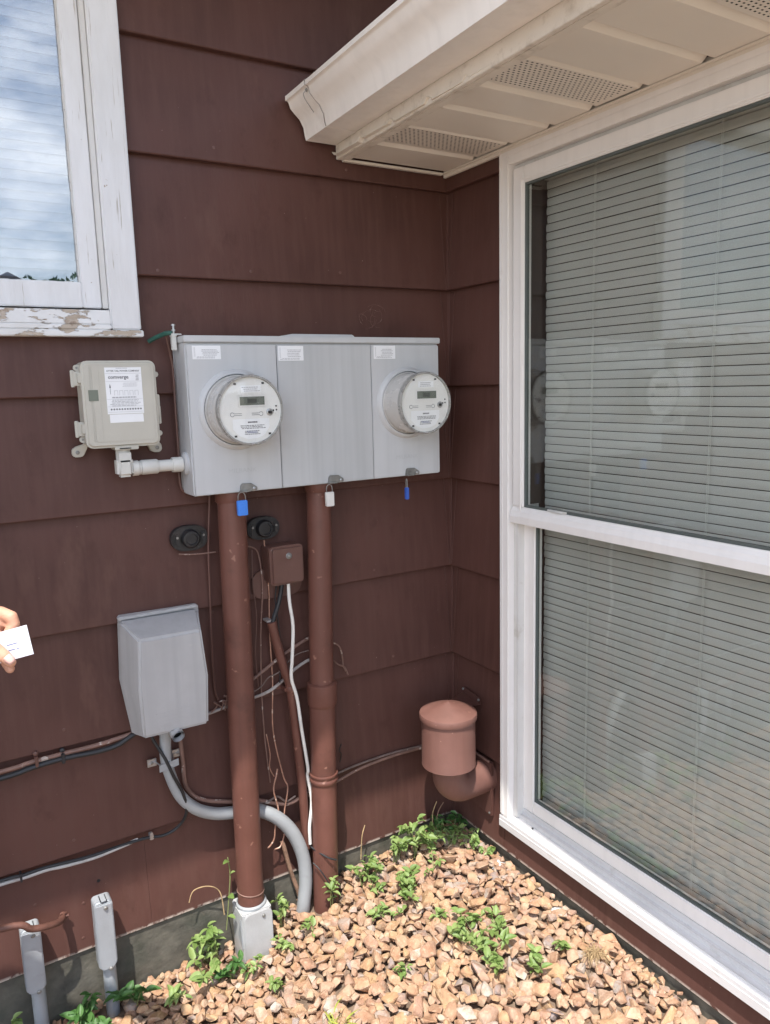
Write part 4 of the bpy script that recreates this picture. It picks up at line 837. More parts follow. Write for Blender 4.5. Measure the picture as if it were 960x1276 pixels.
t = thing('meter_pipe', 'thick brown pipe with two couplings under the cabinet\'s middle', 'pipe', (-0.515, -0.06, -0.1))
b = MB(); b.tube([(-0.481, -0.056, 1.138), (-0.491, -0.058, 0.80), (-0.499, -0.060, 0.54)], 0.0335, 32); b.build('upper_pipe', 'brown_pipe', t)
b = MB(); b.tube([(-0.4985, -0.060, 0.545), (-0.506, -0.061, 0.226), (-0.5155, -0.062, -0.16)], 0.0368, 32); b.build('lower_pipe', 'brown_pipe', t)
b = MB(); b.lathe([(0.0345, 0.004), (0.0385, 0.003), (0.0418, 0.0), (0.0420, -0.004), (0.0418, -0.052), (0.0400, -0.060), (0.0372, -0.066)], (-0.4975, -0.060, 0.588), (0.02, 0, 1), 32, caps=False); b.build('coupling', 'brown_pipe', t)
b = MB(); b.lathe([(0.0370, 0.0), (0.0405, -0.001), (0.0415, -0.004), (0.0405, -0.007), (0.0392, -0.009), (0.0392, -0.014), (0.0408, -0.016), (0.0415, -0.021), (0.0405, -0.026), (0.0372, -0.032)], (-0.504, -0.061, 0.322), (0.02, 0, 1), 32, caps=False); b.build('coupling', 'brown_pipe', t)

gp = [(-0.936, -0.045, 0.575), (-0.939, -0.042, 0.534), (-0.940, -0.038, 0.48), (-0.933, -0.036, 0.433), (-0.911, -0.034, 0.365), (-0.871, -0.030, 0.312), (-0.818, -0.020, 0.275), (-0.762, -0.0165, 0.258), (-0.705, -0.018, 0.248), (-0.646, -0.030, 0.213), (-0.600, -0.038, 0.152), (-0.573, -0.042, 0.073), (-0.568, -0.044, -0.004), (-0.578, -0.045, -0.077), (-0.59, -0.045, -0.14)]
t = thing('grey_conduit', 'bent grey plastic conduit curving from phone box into the gravel', 'conduit', (-0.58, -0.045, -0.1))
MB().tube(smooth_path(gp, 8), [0.0148 + 0.0048 * max(0, min(1, (i - 30) / 50)) for i in range(len(smooth_path(gp, 8)))], 20).build('pipe', 'grey_pvc', t)
b = MB(); b.tube([(-0.978, -0.006, 0.458), (-0.960, -0.006, 0.4605), (-0.955, -0.030, 0.461), (-0.945, -0.052, 0.462), (-0.930, -0.053, 0.464), (-0.920, -0.030, 0.466), (-0.914, -0.006, 0.468), (-0.893, -0.006, 0.471)], 0.0022, 6)
b.box(-0.980, -0.957, -0.0055, -0.0015, 0.450, 0.470); b.box(-0.915, -0.890, -0.0055, -0.0015, 0.459, 0.479); st = b.build('strap', 'steel', t)
b = MB(); b.prism([(-0.962, 0.452), (-0.912, 0.459), (-0.912, 0.477), (-0.962, 0.470)], XZ, -0.054, -0.052); b.build('strap_band', 'grey_pvc', st)
for x, z in ((-0.969, 0.460), (-0.901, 0.469)): MB().lathe([(0.0042, 0), (0.0042, 0.002), (0.002, 0.003)], (x, -0.0055, z), (0, -1, 0), 10).build('screw', 'dull_steel', st)

t = thing('thin_conduit', 'slim brown conduit slanting down between the two thick pipes', 'conduit', (-0.555, -0.03, 0.1))
MB().tube(smooth_path([(-0.628, -0.030, 0.783), (-0.616, -0.030, 0.724), (-0.596, -0.030, 0.638), (-0.581, -0.030, 0.581), (-0.569, -0.030, 0.429), (-0.559, -0.030, 0.278), (-0.5535, -0.030, 0.085)]), 0.0128, 16).build('pipe', 'brown_pipe', t)
b = MB(); b.lathe([(0.0155, 0), (0.0165, 0.003), (0.0165, 0.012), (0.0155, 0.015)], (-0.5805, -0.030, 0.574), (0.05, 0, 1), 16); b.box(-0.600, -0.594, -0.034, 0.004, 0.578, 0.586); b.box(-0.612, -0.594, -0.006, 0.0, 0.577, 0.588); b.build('pipe_clip', 'brown_pipe', t)
b = MB(); b.box(-0.640, -0.624, -0.030, 0.001, 0.783, 0.788); b.build('upper_clip', 'grey_cable', t)

# ------------------------------------------------------------------ small boxes and plugs on the wall
t = thing('junction_box', 'small brown painted junction box with a round bolt', 'junction box', (-0.585, 0, 0.893))
MB().prism(rr(-0.632, -0.538, 0.890, 0.993, 0.010), XZ, -0.046, 0.010).build('box', 'brown_paint', t, bevel=0.005, seg=3)
MB().prism(rr(-0.634, -0.536, 0.888, 0.995, 0.012), XZ, -0.062, -0.0465).build('lid', 'brown_paint', t, bevel=0.007, seg=3)
b = MB(); b.lathe([(0.0085, 0), (0.0085, 0.002), (0.0072, 0.003)], (-0.581, -0.0618, 0.967), (0, -1, 0), 16); bo = b.build('bolt_washer', 'dull_steel', t)
MB().lathe([(0.0055, 0), (0.0055, 0.0045), (0.004, 0.0055)], (-0.581, -0.0645, 0.967), (0, -1, 0), 6).build('bolt', 'dull_steel', bo)
b = MB(); b.prism(rr(-0.668, -0.520, 0.842, 0.925, 0.035), XZ, -0.006, 0.010); o = b.build('mounting_patch', 'brown_paint', t, bevel=0.001)
def plug(cx, cz, w, h, label):
    t = thing('wall_plug', label, 'wall plug', (cx, 0, cz - h / 2), 'black oval plugs on the siding')
    b = MB(); b.prism([(cx + w / 2 * math.copysign(abs(math.cos(a)) ** 0.75, math.cos(a)), cz + h / 2 * math.copysign(abs(math.sin(a)) ** 0.9, math.sin(a))) for a in [2 * math.pi * k / 32 for k in range(32)]], XZ, -0.010, 0.010)
    b.build('oval_plate', 'black_plastic', t, bevel=0.002)
    b = MB(); b.lathe([(0.0235, 0), (0.0235, 0.011), (0.0200, 0.016), (0.0150, 0.0165), (0.0140, 0.013)], (cx, -0.0095, cz), (0, -1, 0), 24); b.build('round_cap', 'black_plastic', t)
    for s in (-1, 1):
        b = MB(); b.box(cx + s * 0.034 - 0.007, cx + s * 0.034 + 0.007, -0.016, -0.0095, cz - 0.016, cz + 0.016); tb = b.build('side_tab', 'black_plastic', t, bevel=0.003)
        MB().lathe([(0.0032, 0), (0.0032, 0.002)], (cx + s * 0.034, -0.0158, cz + 0.006), (0, -1, 0), 8).build('screw', 'dull_steel', tb)
plug(-0.830, 1.038, 0.096, 0.066, 'black oval plug left of the thick brown pipe')
plug(-0.627, 1.040, 0.093, 0.062, 'black oval plug between the brown pipes, above junction box')

# grey telephone box
t = thing('telephone_box', 'chalky grey plastic phone box with tapered cover and round port', 'utility box', (-0.93, 0, 0.55))
MB().prism([(-1.022, 0.866), (-0.822, 0.862), (-0.818, 0.70), (-0.826, 0.566), (-1.012, 0.562), (-1.030, 0.70)], XZ, -0.014, 0.006).build('back_plate', 'phone_plastic', t, bevel=0.002)
MB().box(-1.026, -0.828, -0.026, -0.008, 0.8585, 0.8665).build('hinge_rib', 'phone_plastic', t, bevel=0.002)
bk = [(-1.024, 0.857), (-0.826, 0.854), (-0.815, 0.70), (-0.826, 0.560), (-1.016, 0.556), (-1.033, 0.70)]
mid = [(-1.022, 0.853), (-0.832, 0.850), (-0.820, 0.70), (-0.829, 0.562), (-1.010, 0.560), (-1.028, 0.70)]
fr2 = [(-0.998, 0.824), (-0.846, 0.822), (-0.836, 0.70), (-0.843, 0.574), (-1.005, 0.576), (-1.006, 0.70)]
vs_ = [(x, -0.0145, z) for x, z in bk] + [(x, -0.040, z) for x, z in mid] + [(x, -0.104, z) for x, z in fr2]
fs_ = [(i, (i + 1) % 6, 6 + (i + 1) % 6, 6 + i) for i in range(6)] + [(6 + i, 6 + (i + 1) % 6, 12 + (i + 1) % 6, 12 + i) for i in range(6)] + [(0, 5, 4, 3, 2, 1), tuple(range(12, 18))]
cv = MB().add(vs_, fs_).build('cover', 'phone_plastic', t, bevel=0.0055, seg=3)
b = MB()
for k in range(4): b.box(-0.975 + 0.004 * k, -0.862, -0.1044, -0.1035, 0.628 - 0.011 * k, 0.6305 - 0.011 * k)
b.build('moulded_line', 'phone_plastic', cv, smooth=False)
b = MB(); b.lathe([(0.0125, 0.034), (0.0125, 0), (0.0160, 0), (0.0160, 0.034)], (-0.925, -0.078, 0.571), (0.05, -0.95, -0.25), 24, caps=False); b.build('port_ring', 'phone_plastic', t)
MB().lathe([(0.0127, 0), (0.0127, 0.020)], (-0.925, -0.079, 0.571), (0.05, -0.95, -0.25), 20).build('port_dark_plug', 'void', t)  # black plug in place of the darkness inside the port
MB().lathe([(0.0185, 0), (0.0185, 0.016)], (-0.938, -0.044, 0.549), (0, 0, 1), 20).build('conduit_socket', 'grey_pvc', t)

# ------------------------------------------------------------------ cables
cable('white_cable', [(-0.579, -0.045, 0.900), (-0.580, -0.050, 0.836), (-0.574, -0.052, 0.767), (-0.581, -0.052, 0.676), (-0.586, -0.052, 0.619), (-0.572, -0.052, 0.557), (-0.562, -0.052, 0.459), (-0.545, -0.044, 0.338), (-0.5435, -0.036, 0.308), (-0.536, -0.040, 0.231), (-0.551, -0.050, 0.160), (-0.551, -0.050, 0.105)], 0.0048, 'white_cable', 'white cable hanging from the brown junction box between pipes')
cable('black_cable', [(-0.589, -0.030, 0.905), (-0.594, -0.030, 0.87), (-0.603, -0.030, 0.835), (-0.619, -0.030, 0.795), (-0.627, -0.030, 0.77)], 0.0065, 'black_rubber', 'short black cable from junction box into the slim conduit')
cable('siding_cable', [(-2.6, -0.006, 0.541), (-1.6, -0.006, 0.540), (-1.317, -0.006, 0.540), (-1.251, -0.006, 0.5445), (-1.179, -0.006, 0.546), (-1.10, -0.006, 0.546), (-1.026, -0.006, 0.552), (-0.98, -0.008, 0.558)], 0.0055, 'brown_cable', 'brown painted cable under the lap left of the phone box', group='cables along the siding laps')
cable('siding_cable', [(-2.6, -0.009, 0.526), (-1.6, -0.009, 0.524), (-1.319, -0.009, 0.525), (-1.252, -0.009, 0.5315), (-1.18, -0.009, 0.535), (-1.102, -0.010, 0.531), (-1.053, -0.010, 0.534), (-1.02, -0.010, 0.548), (-0.99, -0.010, 0.56)], 0.0072, 'black_rubber', 'thick black cable running into the phone box from the left', group='cables along the siding laps')
for x, z, m_ in ((-1.238, 0.5485, 'brown_paint'), (-1.179, 0.540, 'black_rubber')):
    t = thing('cable_clip', 'brown clip holding the cables left of the phone box' if x < -1.2 else 'black clip holding the cables nearest the phone box', 'clip', (x, 0, z))
    MB().box(x - 0.004, x + 0.004, -0.0185, 0.004, z - 0.016, z + 0.010).build('strap', m_, t, bevel=0.002)
    MB().lathe([(0.0060, -0.004), (0.0060, 0.003), (0.003, 0.005)], (x, -0.004, z + 0.014), (0, -1, 0), 12).build('nail', m_, t)
cable('siding_cable', [(-2.6, -0.006, 0.268), (-1.6, -0.006, 0.266), (-1.343, -0.006, 0.268), (-1.296, -0.006, 0.265), (-1.237, -0.007, 0.266), (-1.144, -0.008, 0.259), (-1.045, -0.008, 0.261), (-0.998, -0.009, 0.260), (-0.952, -0.010, 0.253), (-0.914, -0.014, 0.268), (-0.897, -0.035, 0.312), (-0.906, -0.050, 0.375), (-0.929, -0.056, 0.435), (-0.946, -0.054, 0.485), (-0.968, -0.045, 0.535), (-0.975, -0.04, 0.56)], 0.0042, 'black_rubber', 'black cable looping down over the grey conduit to the lower lap', group='cables along the siding laps')
cable('siding_cable', [(-2.6, -0.005, 0.261), (-1.6, -0.005, 0.258), (-1.35, -0.005, 0.258), (-1.29, -0.006, 0.257), (-1.24, -0.007, 0.259), (-1.20, -0.007, 0.254), (-1.13, -0.008, 0.2515), (-1.07, -0.008, 0.257), (-1.02, -0.006, 0.262)], 0.0046, 'pale_cable', 'grey-white cable sagging below the lowest lap cable', group='cables along the siding laps')
t = thing('cable_clip', 'small metal clip on the lower lap cable', 'clip', (-0.985, 0, 0.26)); MB().box(-0.991, -0.981, -0.0145, 0.004, 0.252, 0.267).build('strap', 'steel', t, bevel=0.0015); MB().lathe([(0.004, 0), (0.004, 0.004)], (-0.986, -0.010, 0.2695), (0, -1, 0), 10).build('nail', 'steel', t)
t = thing('cable_clip', 'black clip on the lower lap cables at the frame edge', 'clip', (-1.30, 0, 0.26)); MB().box(-1.301, -1.296, -0.0135, 0.004, 0.250, 0.274).build('strap', 'black_rubber', t, bevel=0.001); MB().lathe([(0.003, 0), (0.003, 0.003)], (-1.2985, -0.012, 0.271), (0, -1, 0), 8).build('nail', 'black_rubber', t)
cable('loop_cable', [(-0.897, -0.008, 0.558), (-0.893, -0.010, 0.514), (-0.890, -0.011, 0.441), (-0.886, -0.011, 0.371), (-0.850, -0.011, 0.323), (-0.773, -0.009, 0.290), (-0.70, -0.009, 0.272), (-0.640, -0.010, 0.243), (-0.595, -0.012, 0.228), (-0.55, -0.010, 0.236), (-0.52, -0.010, 0.252)], 0.0055, 'brown_cable', 'brown cable looping under the phone box and behind the pipes')
cable('lap_cable', [(-0.84, -0.010, 0.553), (-0.817, -0.010, 0.557), (-0.756, -0.010, 0.565), (-0.686, -0.010, 0.571), (-0.638, -0.012, 0.580), (-0.596, -0.012, 0.601), (-0.55, -0.010, 0.629), (-0.50, -0.010, 0.645), (-0.455, -0.011, 0.635)], 0.0045, 'grey_cable', 'grey cable passing behind both pipes at the phone box lap')
cable('lap_cable', [(-0.70, -0.010, 0.612), (-0.683, -0.010, 0.624), (-0.634, -0.012, 0.652), (-0.584, -0.012, 0.679), (-0.506, -0.010, 0.708), (-0.46, -0.010, 0.70)], 0.0045, 'brown_cable', 'brown cable slanting up behind the right brown pipe')
cable('vent_cable', [(-0.56, -0.012, 0.235), (-0.47, -0.010, 0.262), (-0.441, -0.010, 0.271), (-0.353, -0.008, 0.2785), (-0.238, -0.007, 0.280), (-0.132, -0.006, 0.273), (-0.03, -0.006, 0.268)], 0.0034, 'dark_cable', 'upper grey cable running from right pipe to the vent', group='cables to the vent')
cable('vent_cable', [(-0.54, -0.012, 0.232), (-0.47, -0.010, 0.240), (-0.442, -0.010, 0.246), (-0.353, -0.009, 0.264), (-0.238, -0.009, 0.271), (-0.132, -0.007, 0.266), (-0.03, -0.006, 0.262)], 0.0042, 'brown_cable', 'lower brown cable running from right pipe to the vent', group='cables to the vent')
cable('vent_cable', [(-0.006, -0.02, 0.262), (-0.006, -0.08, 0.264), (-0.008, -0.15, 0.266), (-0.006, -0.195, 0.262)], 0.0036, 'brown_cable', 'brown cable end under the lap beside the vent elbow', group='cables to the vent')
cable('loose_wire', [(-0.452, -0.02, 0.690), (-0.436, -0.016, 0.682), (-0.413, -0.014, 0.663), (-0.404, -0.012, 0.627), (-0.402, -0.012, 0.602), (-0.395, -0.012, 0.585)], 0.0024, 'brown_cable', 'upper loose wire end curling out right of the right pipe', 'wire', 'loose wire ends')
cable('loose_wire', [(-0.452, -0.02, 0.634), (-0.438, -0.014, 0.629), (-0.418, -0.012, 0.610), (-0.397, -0.012, 0.596), (-0.388, -0.012, 0.572)], 0.0024, 'brown_cable', 'lower loose wire end drooping right of the right pipe', 'wire', 'loose wire ends')
cable('loose_wire', [(-0.690, -0.02, 1.000), (-0.662, -0.012, 0.992), (-0.646, -0.010, 0.968), (-0.640, -0.010, 0.882), (-0.652, -0.010, 0.749), (-0.659, -0.010, 0.588), (-0.657, -0.010, 0.445), (-0.648, -0.010, 0.309)], 0.0019, 'brown_cable', 'thin brown wire hanging close beside the left pipe', 'wire', 'loose wire ends')
cable('loose_wire', [(-0.628, -0.010, 1.008), (-0.625, -0.010, 0.93), (-0.622, -0.010, 0.86), (-0.626, -0.010, 0.75), (-0.625, -0.010, 0.603), (-0.632, -0.012, 0.462), (-0.610, -0.014, 0.322), (-0.600, -0.020, 0.282), (-0.616, -0.024, 0.212), (-0.619, -0.024, 0.151), (-0.632, -0.022, 0.112), (-0.650, -0.020, 0.108)], 0.0019, 'copper_wire', 'long frayed copper wire ending in a curl near the gravel', 'wire', 'loose wire ends')
cable('loose_wire', [(-0.631, -0.026, 0.352), (-0.636, -0.028, 0.334), (-0.647, -0.030, 0.294), (-0.636, -0.030, 0.229), (-0.648, -0.030, 0.184), (-0.653, -0.030, 0.148), (-0.666, -0.028, 0.128), (-0.674, -0.026, 0.124)], 0.0022, 'copper_wire', 'short frayed copper wire left of the long one', 'wire', 'loose wire ends')
cable('loose_wire', [(-0.86, -0.006, 1.000), (-0.83, -0.008, 0.996), (-0.80, -0.010, 0.994), (-0.765, -0.012, 0.994)], 0.0020, 'brown_cable', 'thin wire from the left oval plug to the left pipe', 'wire', 'loose wire ends')
for pts_, r_, m_, lb in (
        ([(-0.665, -0.012, 0.985), (-0.668, -0.012, 0.90), (-0.663, -0.014, 0.80), (-0.672, -0.014, 0.70), (-0.668, -0.012, 0.60)], 0.0016, 'brown_paint', 'dark thin wire hugging the left pipe below the right plug'),
        ([(-0.600, -0.016, 0.885), (-0.608, -0.018, 0.84), (-0.604, -0.020, 0.78), (-0.600, -0.020, 0.70), (-0.607, -0.018, 0.60)], 0.0017, 'black_rubber', 'thin black wire below the junction box'),
        ([(-0.69, -0.010, 0.585), (-0.66, -0.014, 0.600), (-0.64, -0.018, 0.622), (-0.61, -0.018, 0.630), (-0.585, -0.016, 0.648), (-0.55, -0.012, 0.668), (-0.51, -0.010, 0.672)], 0.0018, 'dark_cable', 'dark wire crossing between the pipes above the lap'),
        ([(-0.655, -0.018, 0.46), (-0.648, -0.020, 0.40), (-0.652, -0.022, 0.36), (-0.640, -0.022, 0.33)], 0.0014, 'copper_wire', 'short copper strand between the pipes'),
        ([(-0.70, -0.010, 0.262), (-0.66, -0.012, 0.255), (-0.63, -0.014, 0.262), (-0.605, -0.016, 0.240), (-0.575, -0.014, 0.246)], 0.0030, 'dark_cable', 'dark cable piece behind the grey conduit bend'),
        ([(-0.424, -0.010, 0.305), (-0.420, -0.012, 0.330), (-0.427, -0.014, 0.345), (-0.418, -0.012, 0.362)], 0.0016, 'black_rubber', 'tiny dark wire curl right of the lower coupling')):
    cable('loose_wire', pts_, r_, m_, lb, 'wire', 'loose wire ends', 6)
b = MB(); rk = random.Random(4)
for q in range(7):
    p0 = Vector((-0.785 + rk.uniform(-0.012, 0.02), -0.012, 0.592 + rk.uniform(-0.01, 0.012)))
    b.tube(smooth_path([p0, p0 + Vector((rk.uniform(-0.012, 0.012), -0.008, rk.uniform(-0.012, 0.006))), p0 + Vector((rk.uniform(-0.02, 0.02), -0.004, rk.uniform(-0.03, -0.01)))], 4), 0.0019, 5)
tag(b.build('wire_tangle', 'brown_cable'), 'small tangle of wire ends beside the phone box\'s right edge', 'wire')
cable('black_twig', [(-0.553, -0.052, 0.105), (-0.548, -0.058, 0.095), (-0.525, -0.104, 0.083), (-0.500, -0.112, 0.070)], 0.0026, 'black_rubber', 'short black wire sticking out in front of the right pipe', 'wire', 'loose wire ends')
cable('black_twig', [(-0.556, -0.075, 0.060), (-0.545, -0.10, 0.045), (-0.525, -0.115, 0.0), (-0.512, -0.12, -0.055)], 0.0018, 'black_rubber', 'thin dark wire arching down at the foot of right pipe', 'wire', 'loose wire ends')
cable('dead_stick', [(-0.626, -0.018, 0.125), (-0.621, -0.020, 0.106), (-0.605, -0.024, 0.024), (-0.586, -0.030, -0.05), (-0.58, -0.03, -0.09)], 0.0062, 'dry_dark', 'brown stick leaning between left pipe and grey conduit', 'stick')

# ------------------------------------------------------------------ the two small grey conduit bodies at lower left
def pedestal(cx, top, bot, d, label, hw=0.0225):
    t = thing('small_grey_box', label, 'conduit box', (cx, -d, -0.16), 'grey conduit bodies by the foundation')
    b = MB(); b.prism(rr(cx - hw, cx + hw, bot, top, 0.010, 4), XZ, -d - 0.004, -d + 0.034); b.build('housing', 'ped_metal', t, bevel=0.004, seg=3)
    b = MB(); b.prism([(cx - hw + 0.001, bot + 0.014), (cx - hw + 0.008, bot + 0.002), (cx + hw - 0.010, bot + 0.003), (cx + hw - 0.001, bot + 0.018), (cx + hw - 0.001, top - 0.004), (cx - hw + 0.001, top - 0.004)], XZ, -d - 0.0125, -d - 0.0045)
    c = b.build('cover_plate', 'ped_metal', t, bevel=0.0025)
    for z_, dx in ((top - 0.014, 0.004), (bot + 0.004, 0.004)):
        s = MB().lathe([(0.0052, 0), (0.0052, 0.003), (0.003, 0.005)], (cx + dx, -d - 0.0120, z_), (0, -1, 0), 12).build('screw', 'dull_steel', c)
    b = MB(); b.box(cx - 0.006, cx + 0.010, -d - 0.010, -d + 0.026, top - 0.002, top + 0.0025); b.build('top_boss', 'ped_metal', t, bevel=0.003)
    b = MB(); b.lathe([(0.0165, 0.02), (0.0165, -0.14)], (cx + 0.004, -d + 0.015, bot - 0.005), (0, 0, 1), 20); b.build('stub_pipe', 'ped_metal', t)
pedestal(-1.127, 0.157, -0.030, 0.052, 'grey conduit body nearer the gravel, clear of the rusty pipe')
pedestal(-1.294, 0.148, -0.022, 0.046, 'grey conduit body crossed by the rusty pipe at the frame edge', 0.0225)
t = thing('rusty_pipe', 'thin rusty brown pipe crossing in front of the left conduit body', 'pipe', (-1.3, -0.08, 0.15))
MB().tube(smooth_path([(-2.6, -0.10, 0.215), (-1.7, -0.092, 0.200), (-1.357, -0.084, 0.196), (-1.291, -0.080, 0.166), (-1.245, -0.060, 0.145), (-1.222, -0.025, 0.124), (-1.214, 0.004, 0.119)]), 0.0080, 12).build('pipe', 'rust_pipe', t)
b = MB(); rk = random.Random(9)
for q in range(6): a = 2 * math.pi * q / 6; b.tube([(-1.216, -0.006, 0.120), (-1.214 + 0.012 * math.cos(a), -0.008, 0.121 + 0.012 * math.sin(a))], 0.003, 5)
b.build('sealant_blob', 'rust_pipe', t)

# ------------------------------------------------------------------ dryer vent in the corner
VX, VY = -0.140, -0.170
t = thing('vent_hood', 'rosy brown drum-shaped vent with conical cap in the corner', 'vent', (VX, VY, 0.2))
b = MB(); b.lathe([(0.0800, 0.0), (0.0812, 0.002), (0.0805, 0.004), (0.0800, 0.146)], (VX, VY, 0.288), (0, 0, 1), 56, caps=False); b.lathe([(0.0785, 0.0), (0.0785, 0.146)], (VX, VY, 0.288), (0, 0, 1), 56, caps=False); b.build('drum', 'terracotta', t)
b = MB(); b.lathe([(0.0795, 0.0), (0.048, 0.0)], (VX, VY, 0.300), (0, 0, 1), 56, caps=False); b.build('drum_floor', 'terracotta', t)
b = MB(); b.lathe([(0.0770, 0.002), (0.0850, -0.004), (0.0860, 0.0), (0.0860, 0.011), (0.0845, 0.0145), (0.0, 0.047)], (VX, VY, 0.437), (0, 0, 1), 72, caps=False); b.build('cone_cap', 'terracotta', t, angle=30)
ep = [(VX, VY, 0.31)] + [(VX + 0.062 - 0.062 * math.cos(R(a)), VY + 0.010 * a / 90, 0.262 - 0.062 * math.sin(R(a))) for a in range(0, 91, 9)] + [(-0.04, VY + 0.011, 0.200), (0.02, VY + 0.012, 0.200)]
b = MB(); b.tube(ep, 0.0505, 32, caps=False); b.build('elbow', 'terracotta', t)
b = MB()
for k in (0, 3, 6): b.tube
b = MB(); b.prism([(-0.205, 0.086), (-0.088, 0.094), (-0.088, 0.268), (-0.205, 0.262)], YZ, -0.0065, 0.004); b.build('wall_flange', 'siding', t, bevel=0.0012)
MB().lathe([(0.0035, 0), (0.0035, 0.003)], (-0.0065, -0.197, 0.095), (-1, 0, 0), 8).build('screw', 'dull_steel', t)
b = MB(); b.add([(-0.0015, -0.060, 0.462), (-0.0015, -0.150, 0.452), (-0.0015, -0.150, 0.432), (-0.0015, -0.060, 0.442), (-0.0035, -0.060, 0.462), (-0.0035, -0.150, 0.452), (-0.0035, -0.150, 0.433), (-0.0035, -0.060, 0.443)],
                [(0, 1, 2, 3), (4, 7, 6, 5), (0, 4, 5, 1), (3, 2, 6, 7), (0, 3, 7, 4), (1, 5, 6, 2)])
b.add([(-0.003, -0.060, 0.443), (-0.003, -0.150, 0.433), (-0.075, -0.140, 0.440), (-0.080, -0.090, 0.442), (-0.003, -0.060, 0.441), (-0.003, -0.150, 0.431), (-0.075, -0.140, 0.438), (-0.080, -0.090, 0.440)],
      [(0, 1, 2, 3), (4, 7, 6, 5), (0, 4, 5, 1), (1, 5, 6, 2), (2, 6, 7, 3), (3, 7, 4, 0)]); b.build('bracket', 'siding', t, smooth=False)
for y, z in ((-0.066, 0.456), (-0.144, 0.446)): MB().lathe([(0.004, 0), (0.004, 0.003)], (-0.0045, y, z), (-1, 0, 0), 8).build('screw', 'dull_steel', t)

# cobweb above the cabinet
b = MB(); rk = random.Random(44)
for q in range(16):
    cx_, cz_ = -0.265 + rk.uniform(-0.03, 0.03), 1.615 + rk.uniform(-0.02, 0.02); a0 = rk.uniform(0, 6.28); rr_ = rk.uniform(0.012, 0.045); la = rk.uniform(0.8, 2.6)
    yy = nail_y(min(max(cz_, 1.41), 1.68)) - 0.003
    b.tube([(cx_ + rr_ * math.cos(a0 + la * i / 7), yy - 0.002 * math.sin(i), cz_ + 0.75 * rr_ * math.sin(a0 + la * i / 7)) for i in range(8)], 0.00028, 4)
tag(b.build('cobweb', 'brown_cable'), 'faint swirl of cobweb on the siding above the meter cabinet', 'cobweb')

# ------------------------------------------------------------------ weeds
def leaf_mesh(L, W, fold, curl, kind):
    vs, fs = [], []; n = 7
    for i in range(n + 1):
        u = i / n; w_ = W * math.sin(math.pi * min(1, u ** 0.8 * 0.97 + 0.03)) ** (0.75 if kind == 0 else 1.0); x = L * u; zc = -curl * u * u * L + 0.12 * L * u
        vs += [(x, -w_ / 2, zc + fold * w_), (x, -w_ / 4, zc + fold * w_ * 0.35), (x, 0, zc), (x, w_ / 4, zc + fold * w_ * 0.35), (x, w_ / 2, zc + fold * w_)]
    for i in range(n):
        for k in range(4): a = i * 5 + k; fs.append((a, a + 1, a + 6, a + 5))
    me = bpy.data.meshes.new('leaf'); me.from_pydata(vs, [], fs); me.polygons.foreach_set('use_smooth', [True] * len(fs)); me.update(); return me
LM = {}
for mname in ('leaf', 'leaf_shaded', 'leaf_yellow'):
    LM[mname] = []
    for L_, W_, fo_, cu_ in ((1, 0.52, 0.25, 0.35), (1, 0.62, 0.18, 0.2), (1, 0.46, 0.30, 0.6), (1, 0.56, 0.35, 0.1)):
        m_ = leaf_mesh(L_, W_, fo_, cu_, 0); m_.materials.append(M[mname]); LM[mname].append(m_)
    m_ = leaf_mesh(1, 0.10, 0.1, 0.9, 1); m_.materials.append(M[mname]); LM[mname].append(m_)
rw = random.Random(12)
def weed(x, y, label, n=9, h=0.05, spread=0.06, size=0.030, mat='leaf', trail=None, narrow=False, group='weeds in the gravel'):
    z0 = gh(x, y) - 0.015
    t = thing('weed', label, 'weed', (x, y, z0), group)
    st = MB(); spots = []
    stems = max(2, n // 4)
    for s_ in range(stems):
        a = rw.uniform(0, 6.28); dx, dy = spread * rw.uniform(0.4, 1) * math.cos(a), spread * rw.uniform(0.4, 1) * math.sin(a)
        if trail: dx, dy = trail[0] * rw.uniform(0.7, 1.05) + dx * 0.4, trail[1] * rw.uniform(0.7, 1.05) + dy * 0.4
        if y + dy > -0.012: dy = -0.012 - y
        if x + dx > -0.014: dx = -0.014 - x
        tip = Vector((x + dx, y + dy, 0)); tip.z = gh(tip.x, tip.y) + h * rw.uniform(0.45, 1.0)
        base = Vector((x + rw.uniform(-0.008, 0.008), y + rw.uniform(-0.008, 0.0), z0)); mid_ = (base + tip) / 2 + Vector((0, 0, h * 0.35))
        path = smooth_path([base, mid_, tip], 6); st.tube(path, [0.0020 - 0.0011 * i / len(path) for i in range(len(path))], 5)
        spots += [path[int(len(path) * f_) - 1] for f_ in (0.45, 0.62, 0.78, 0.9, 1.0, 1.0)]
    st.build('stem', 'stem', t)
    n = int(n * 2.0)
    for k_ in range(n):
        p = spots[k_ % len(spots)] if k_ < len(spots) else rw.choice(spots)
        o = bpy.data.objects.new('leaf', LM[mat][4] if narrow else LM[mat][rw.randrange(4)]); col.objects.link(o)
        s_ = size * 0.80 * rw.uniform(0.65, 1.2); o.scale = (s_, s_, s_); o.location = p + Vector((rw.uniform(-0.006, 0.006), rw.uniform(-0.006, 0.006), rw.uniform(-0.004, 0.006)))
        yaw = rw.uniform(0, 6.28)
        if p.y > -0.05 and math.sin(yaw) > 0: yaw = -yaw
        if p.x > -0.05 and math.cos(yaw) > 0: yaw = math.pi - yaw
        o.rotation_euler = (rw.uniform(-0.5, 0.5), rw.uniform(-0.75, 0.35), yaw); attach(o, t)
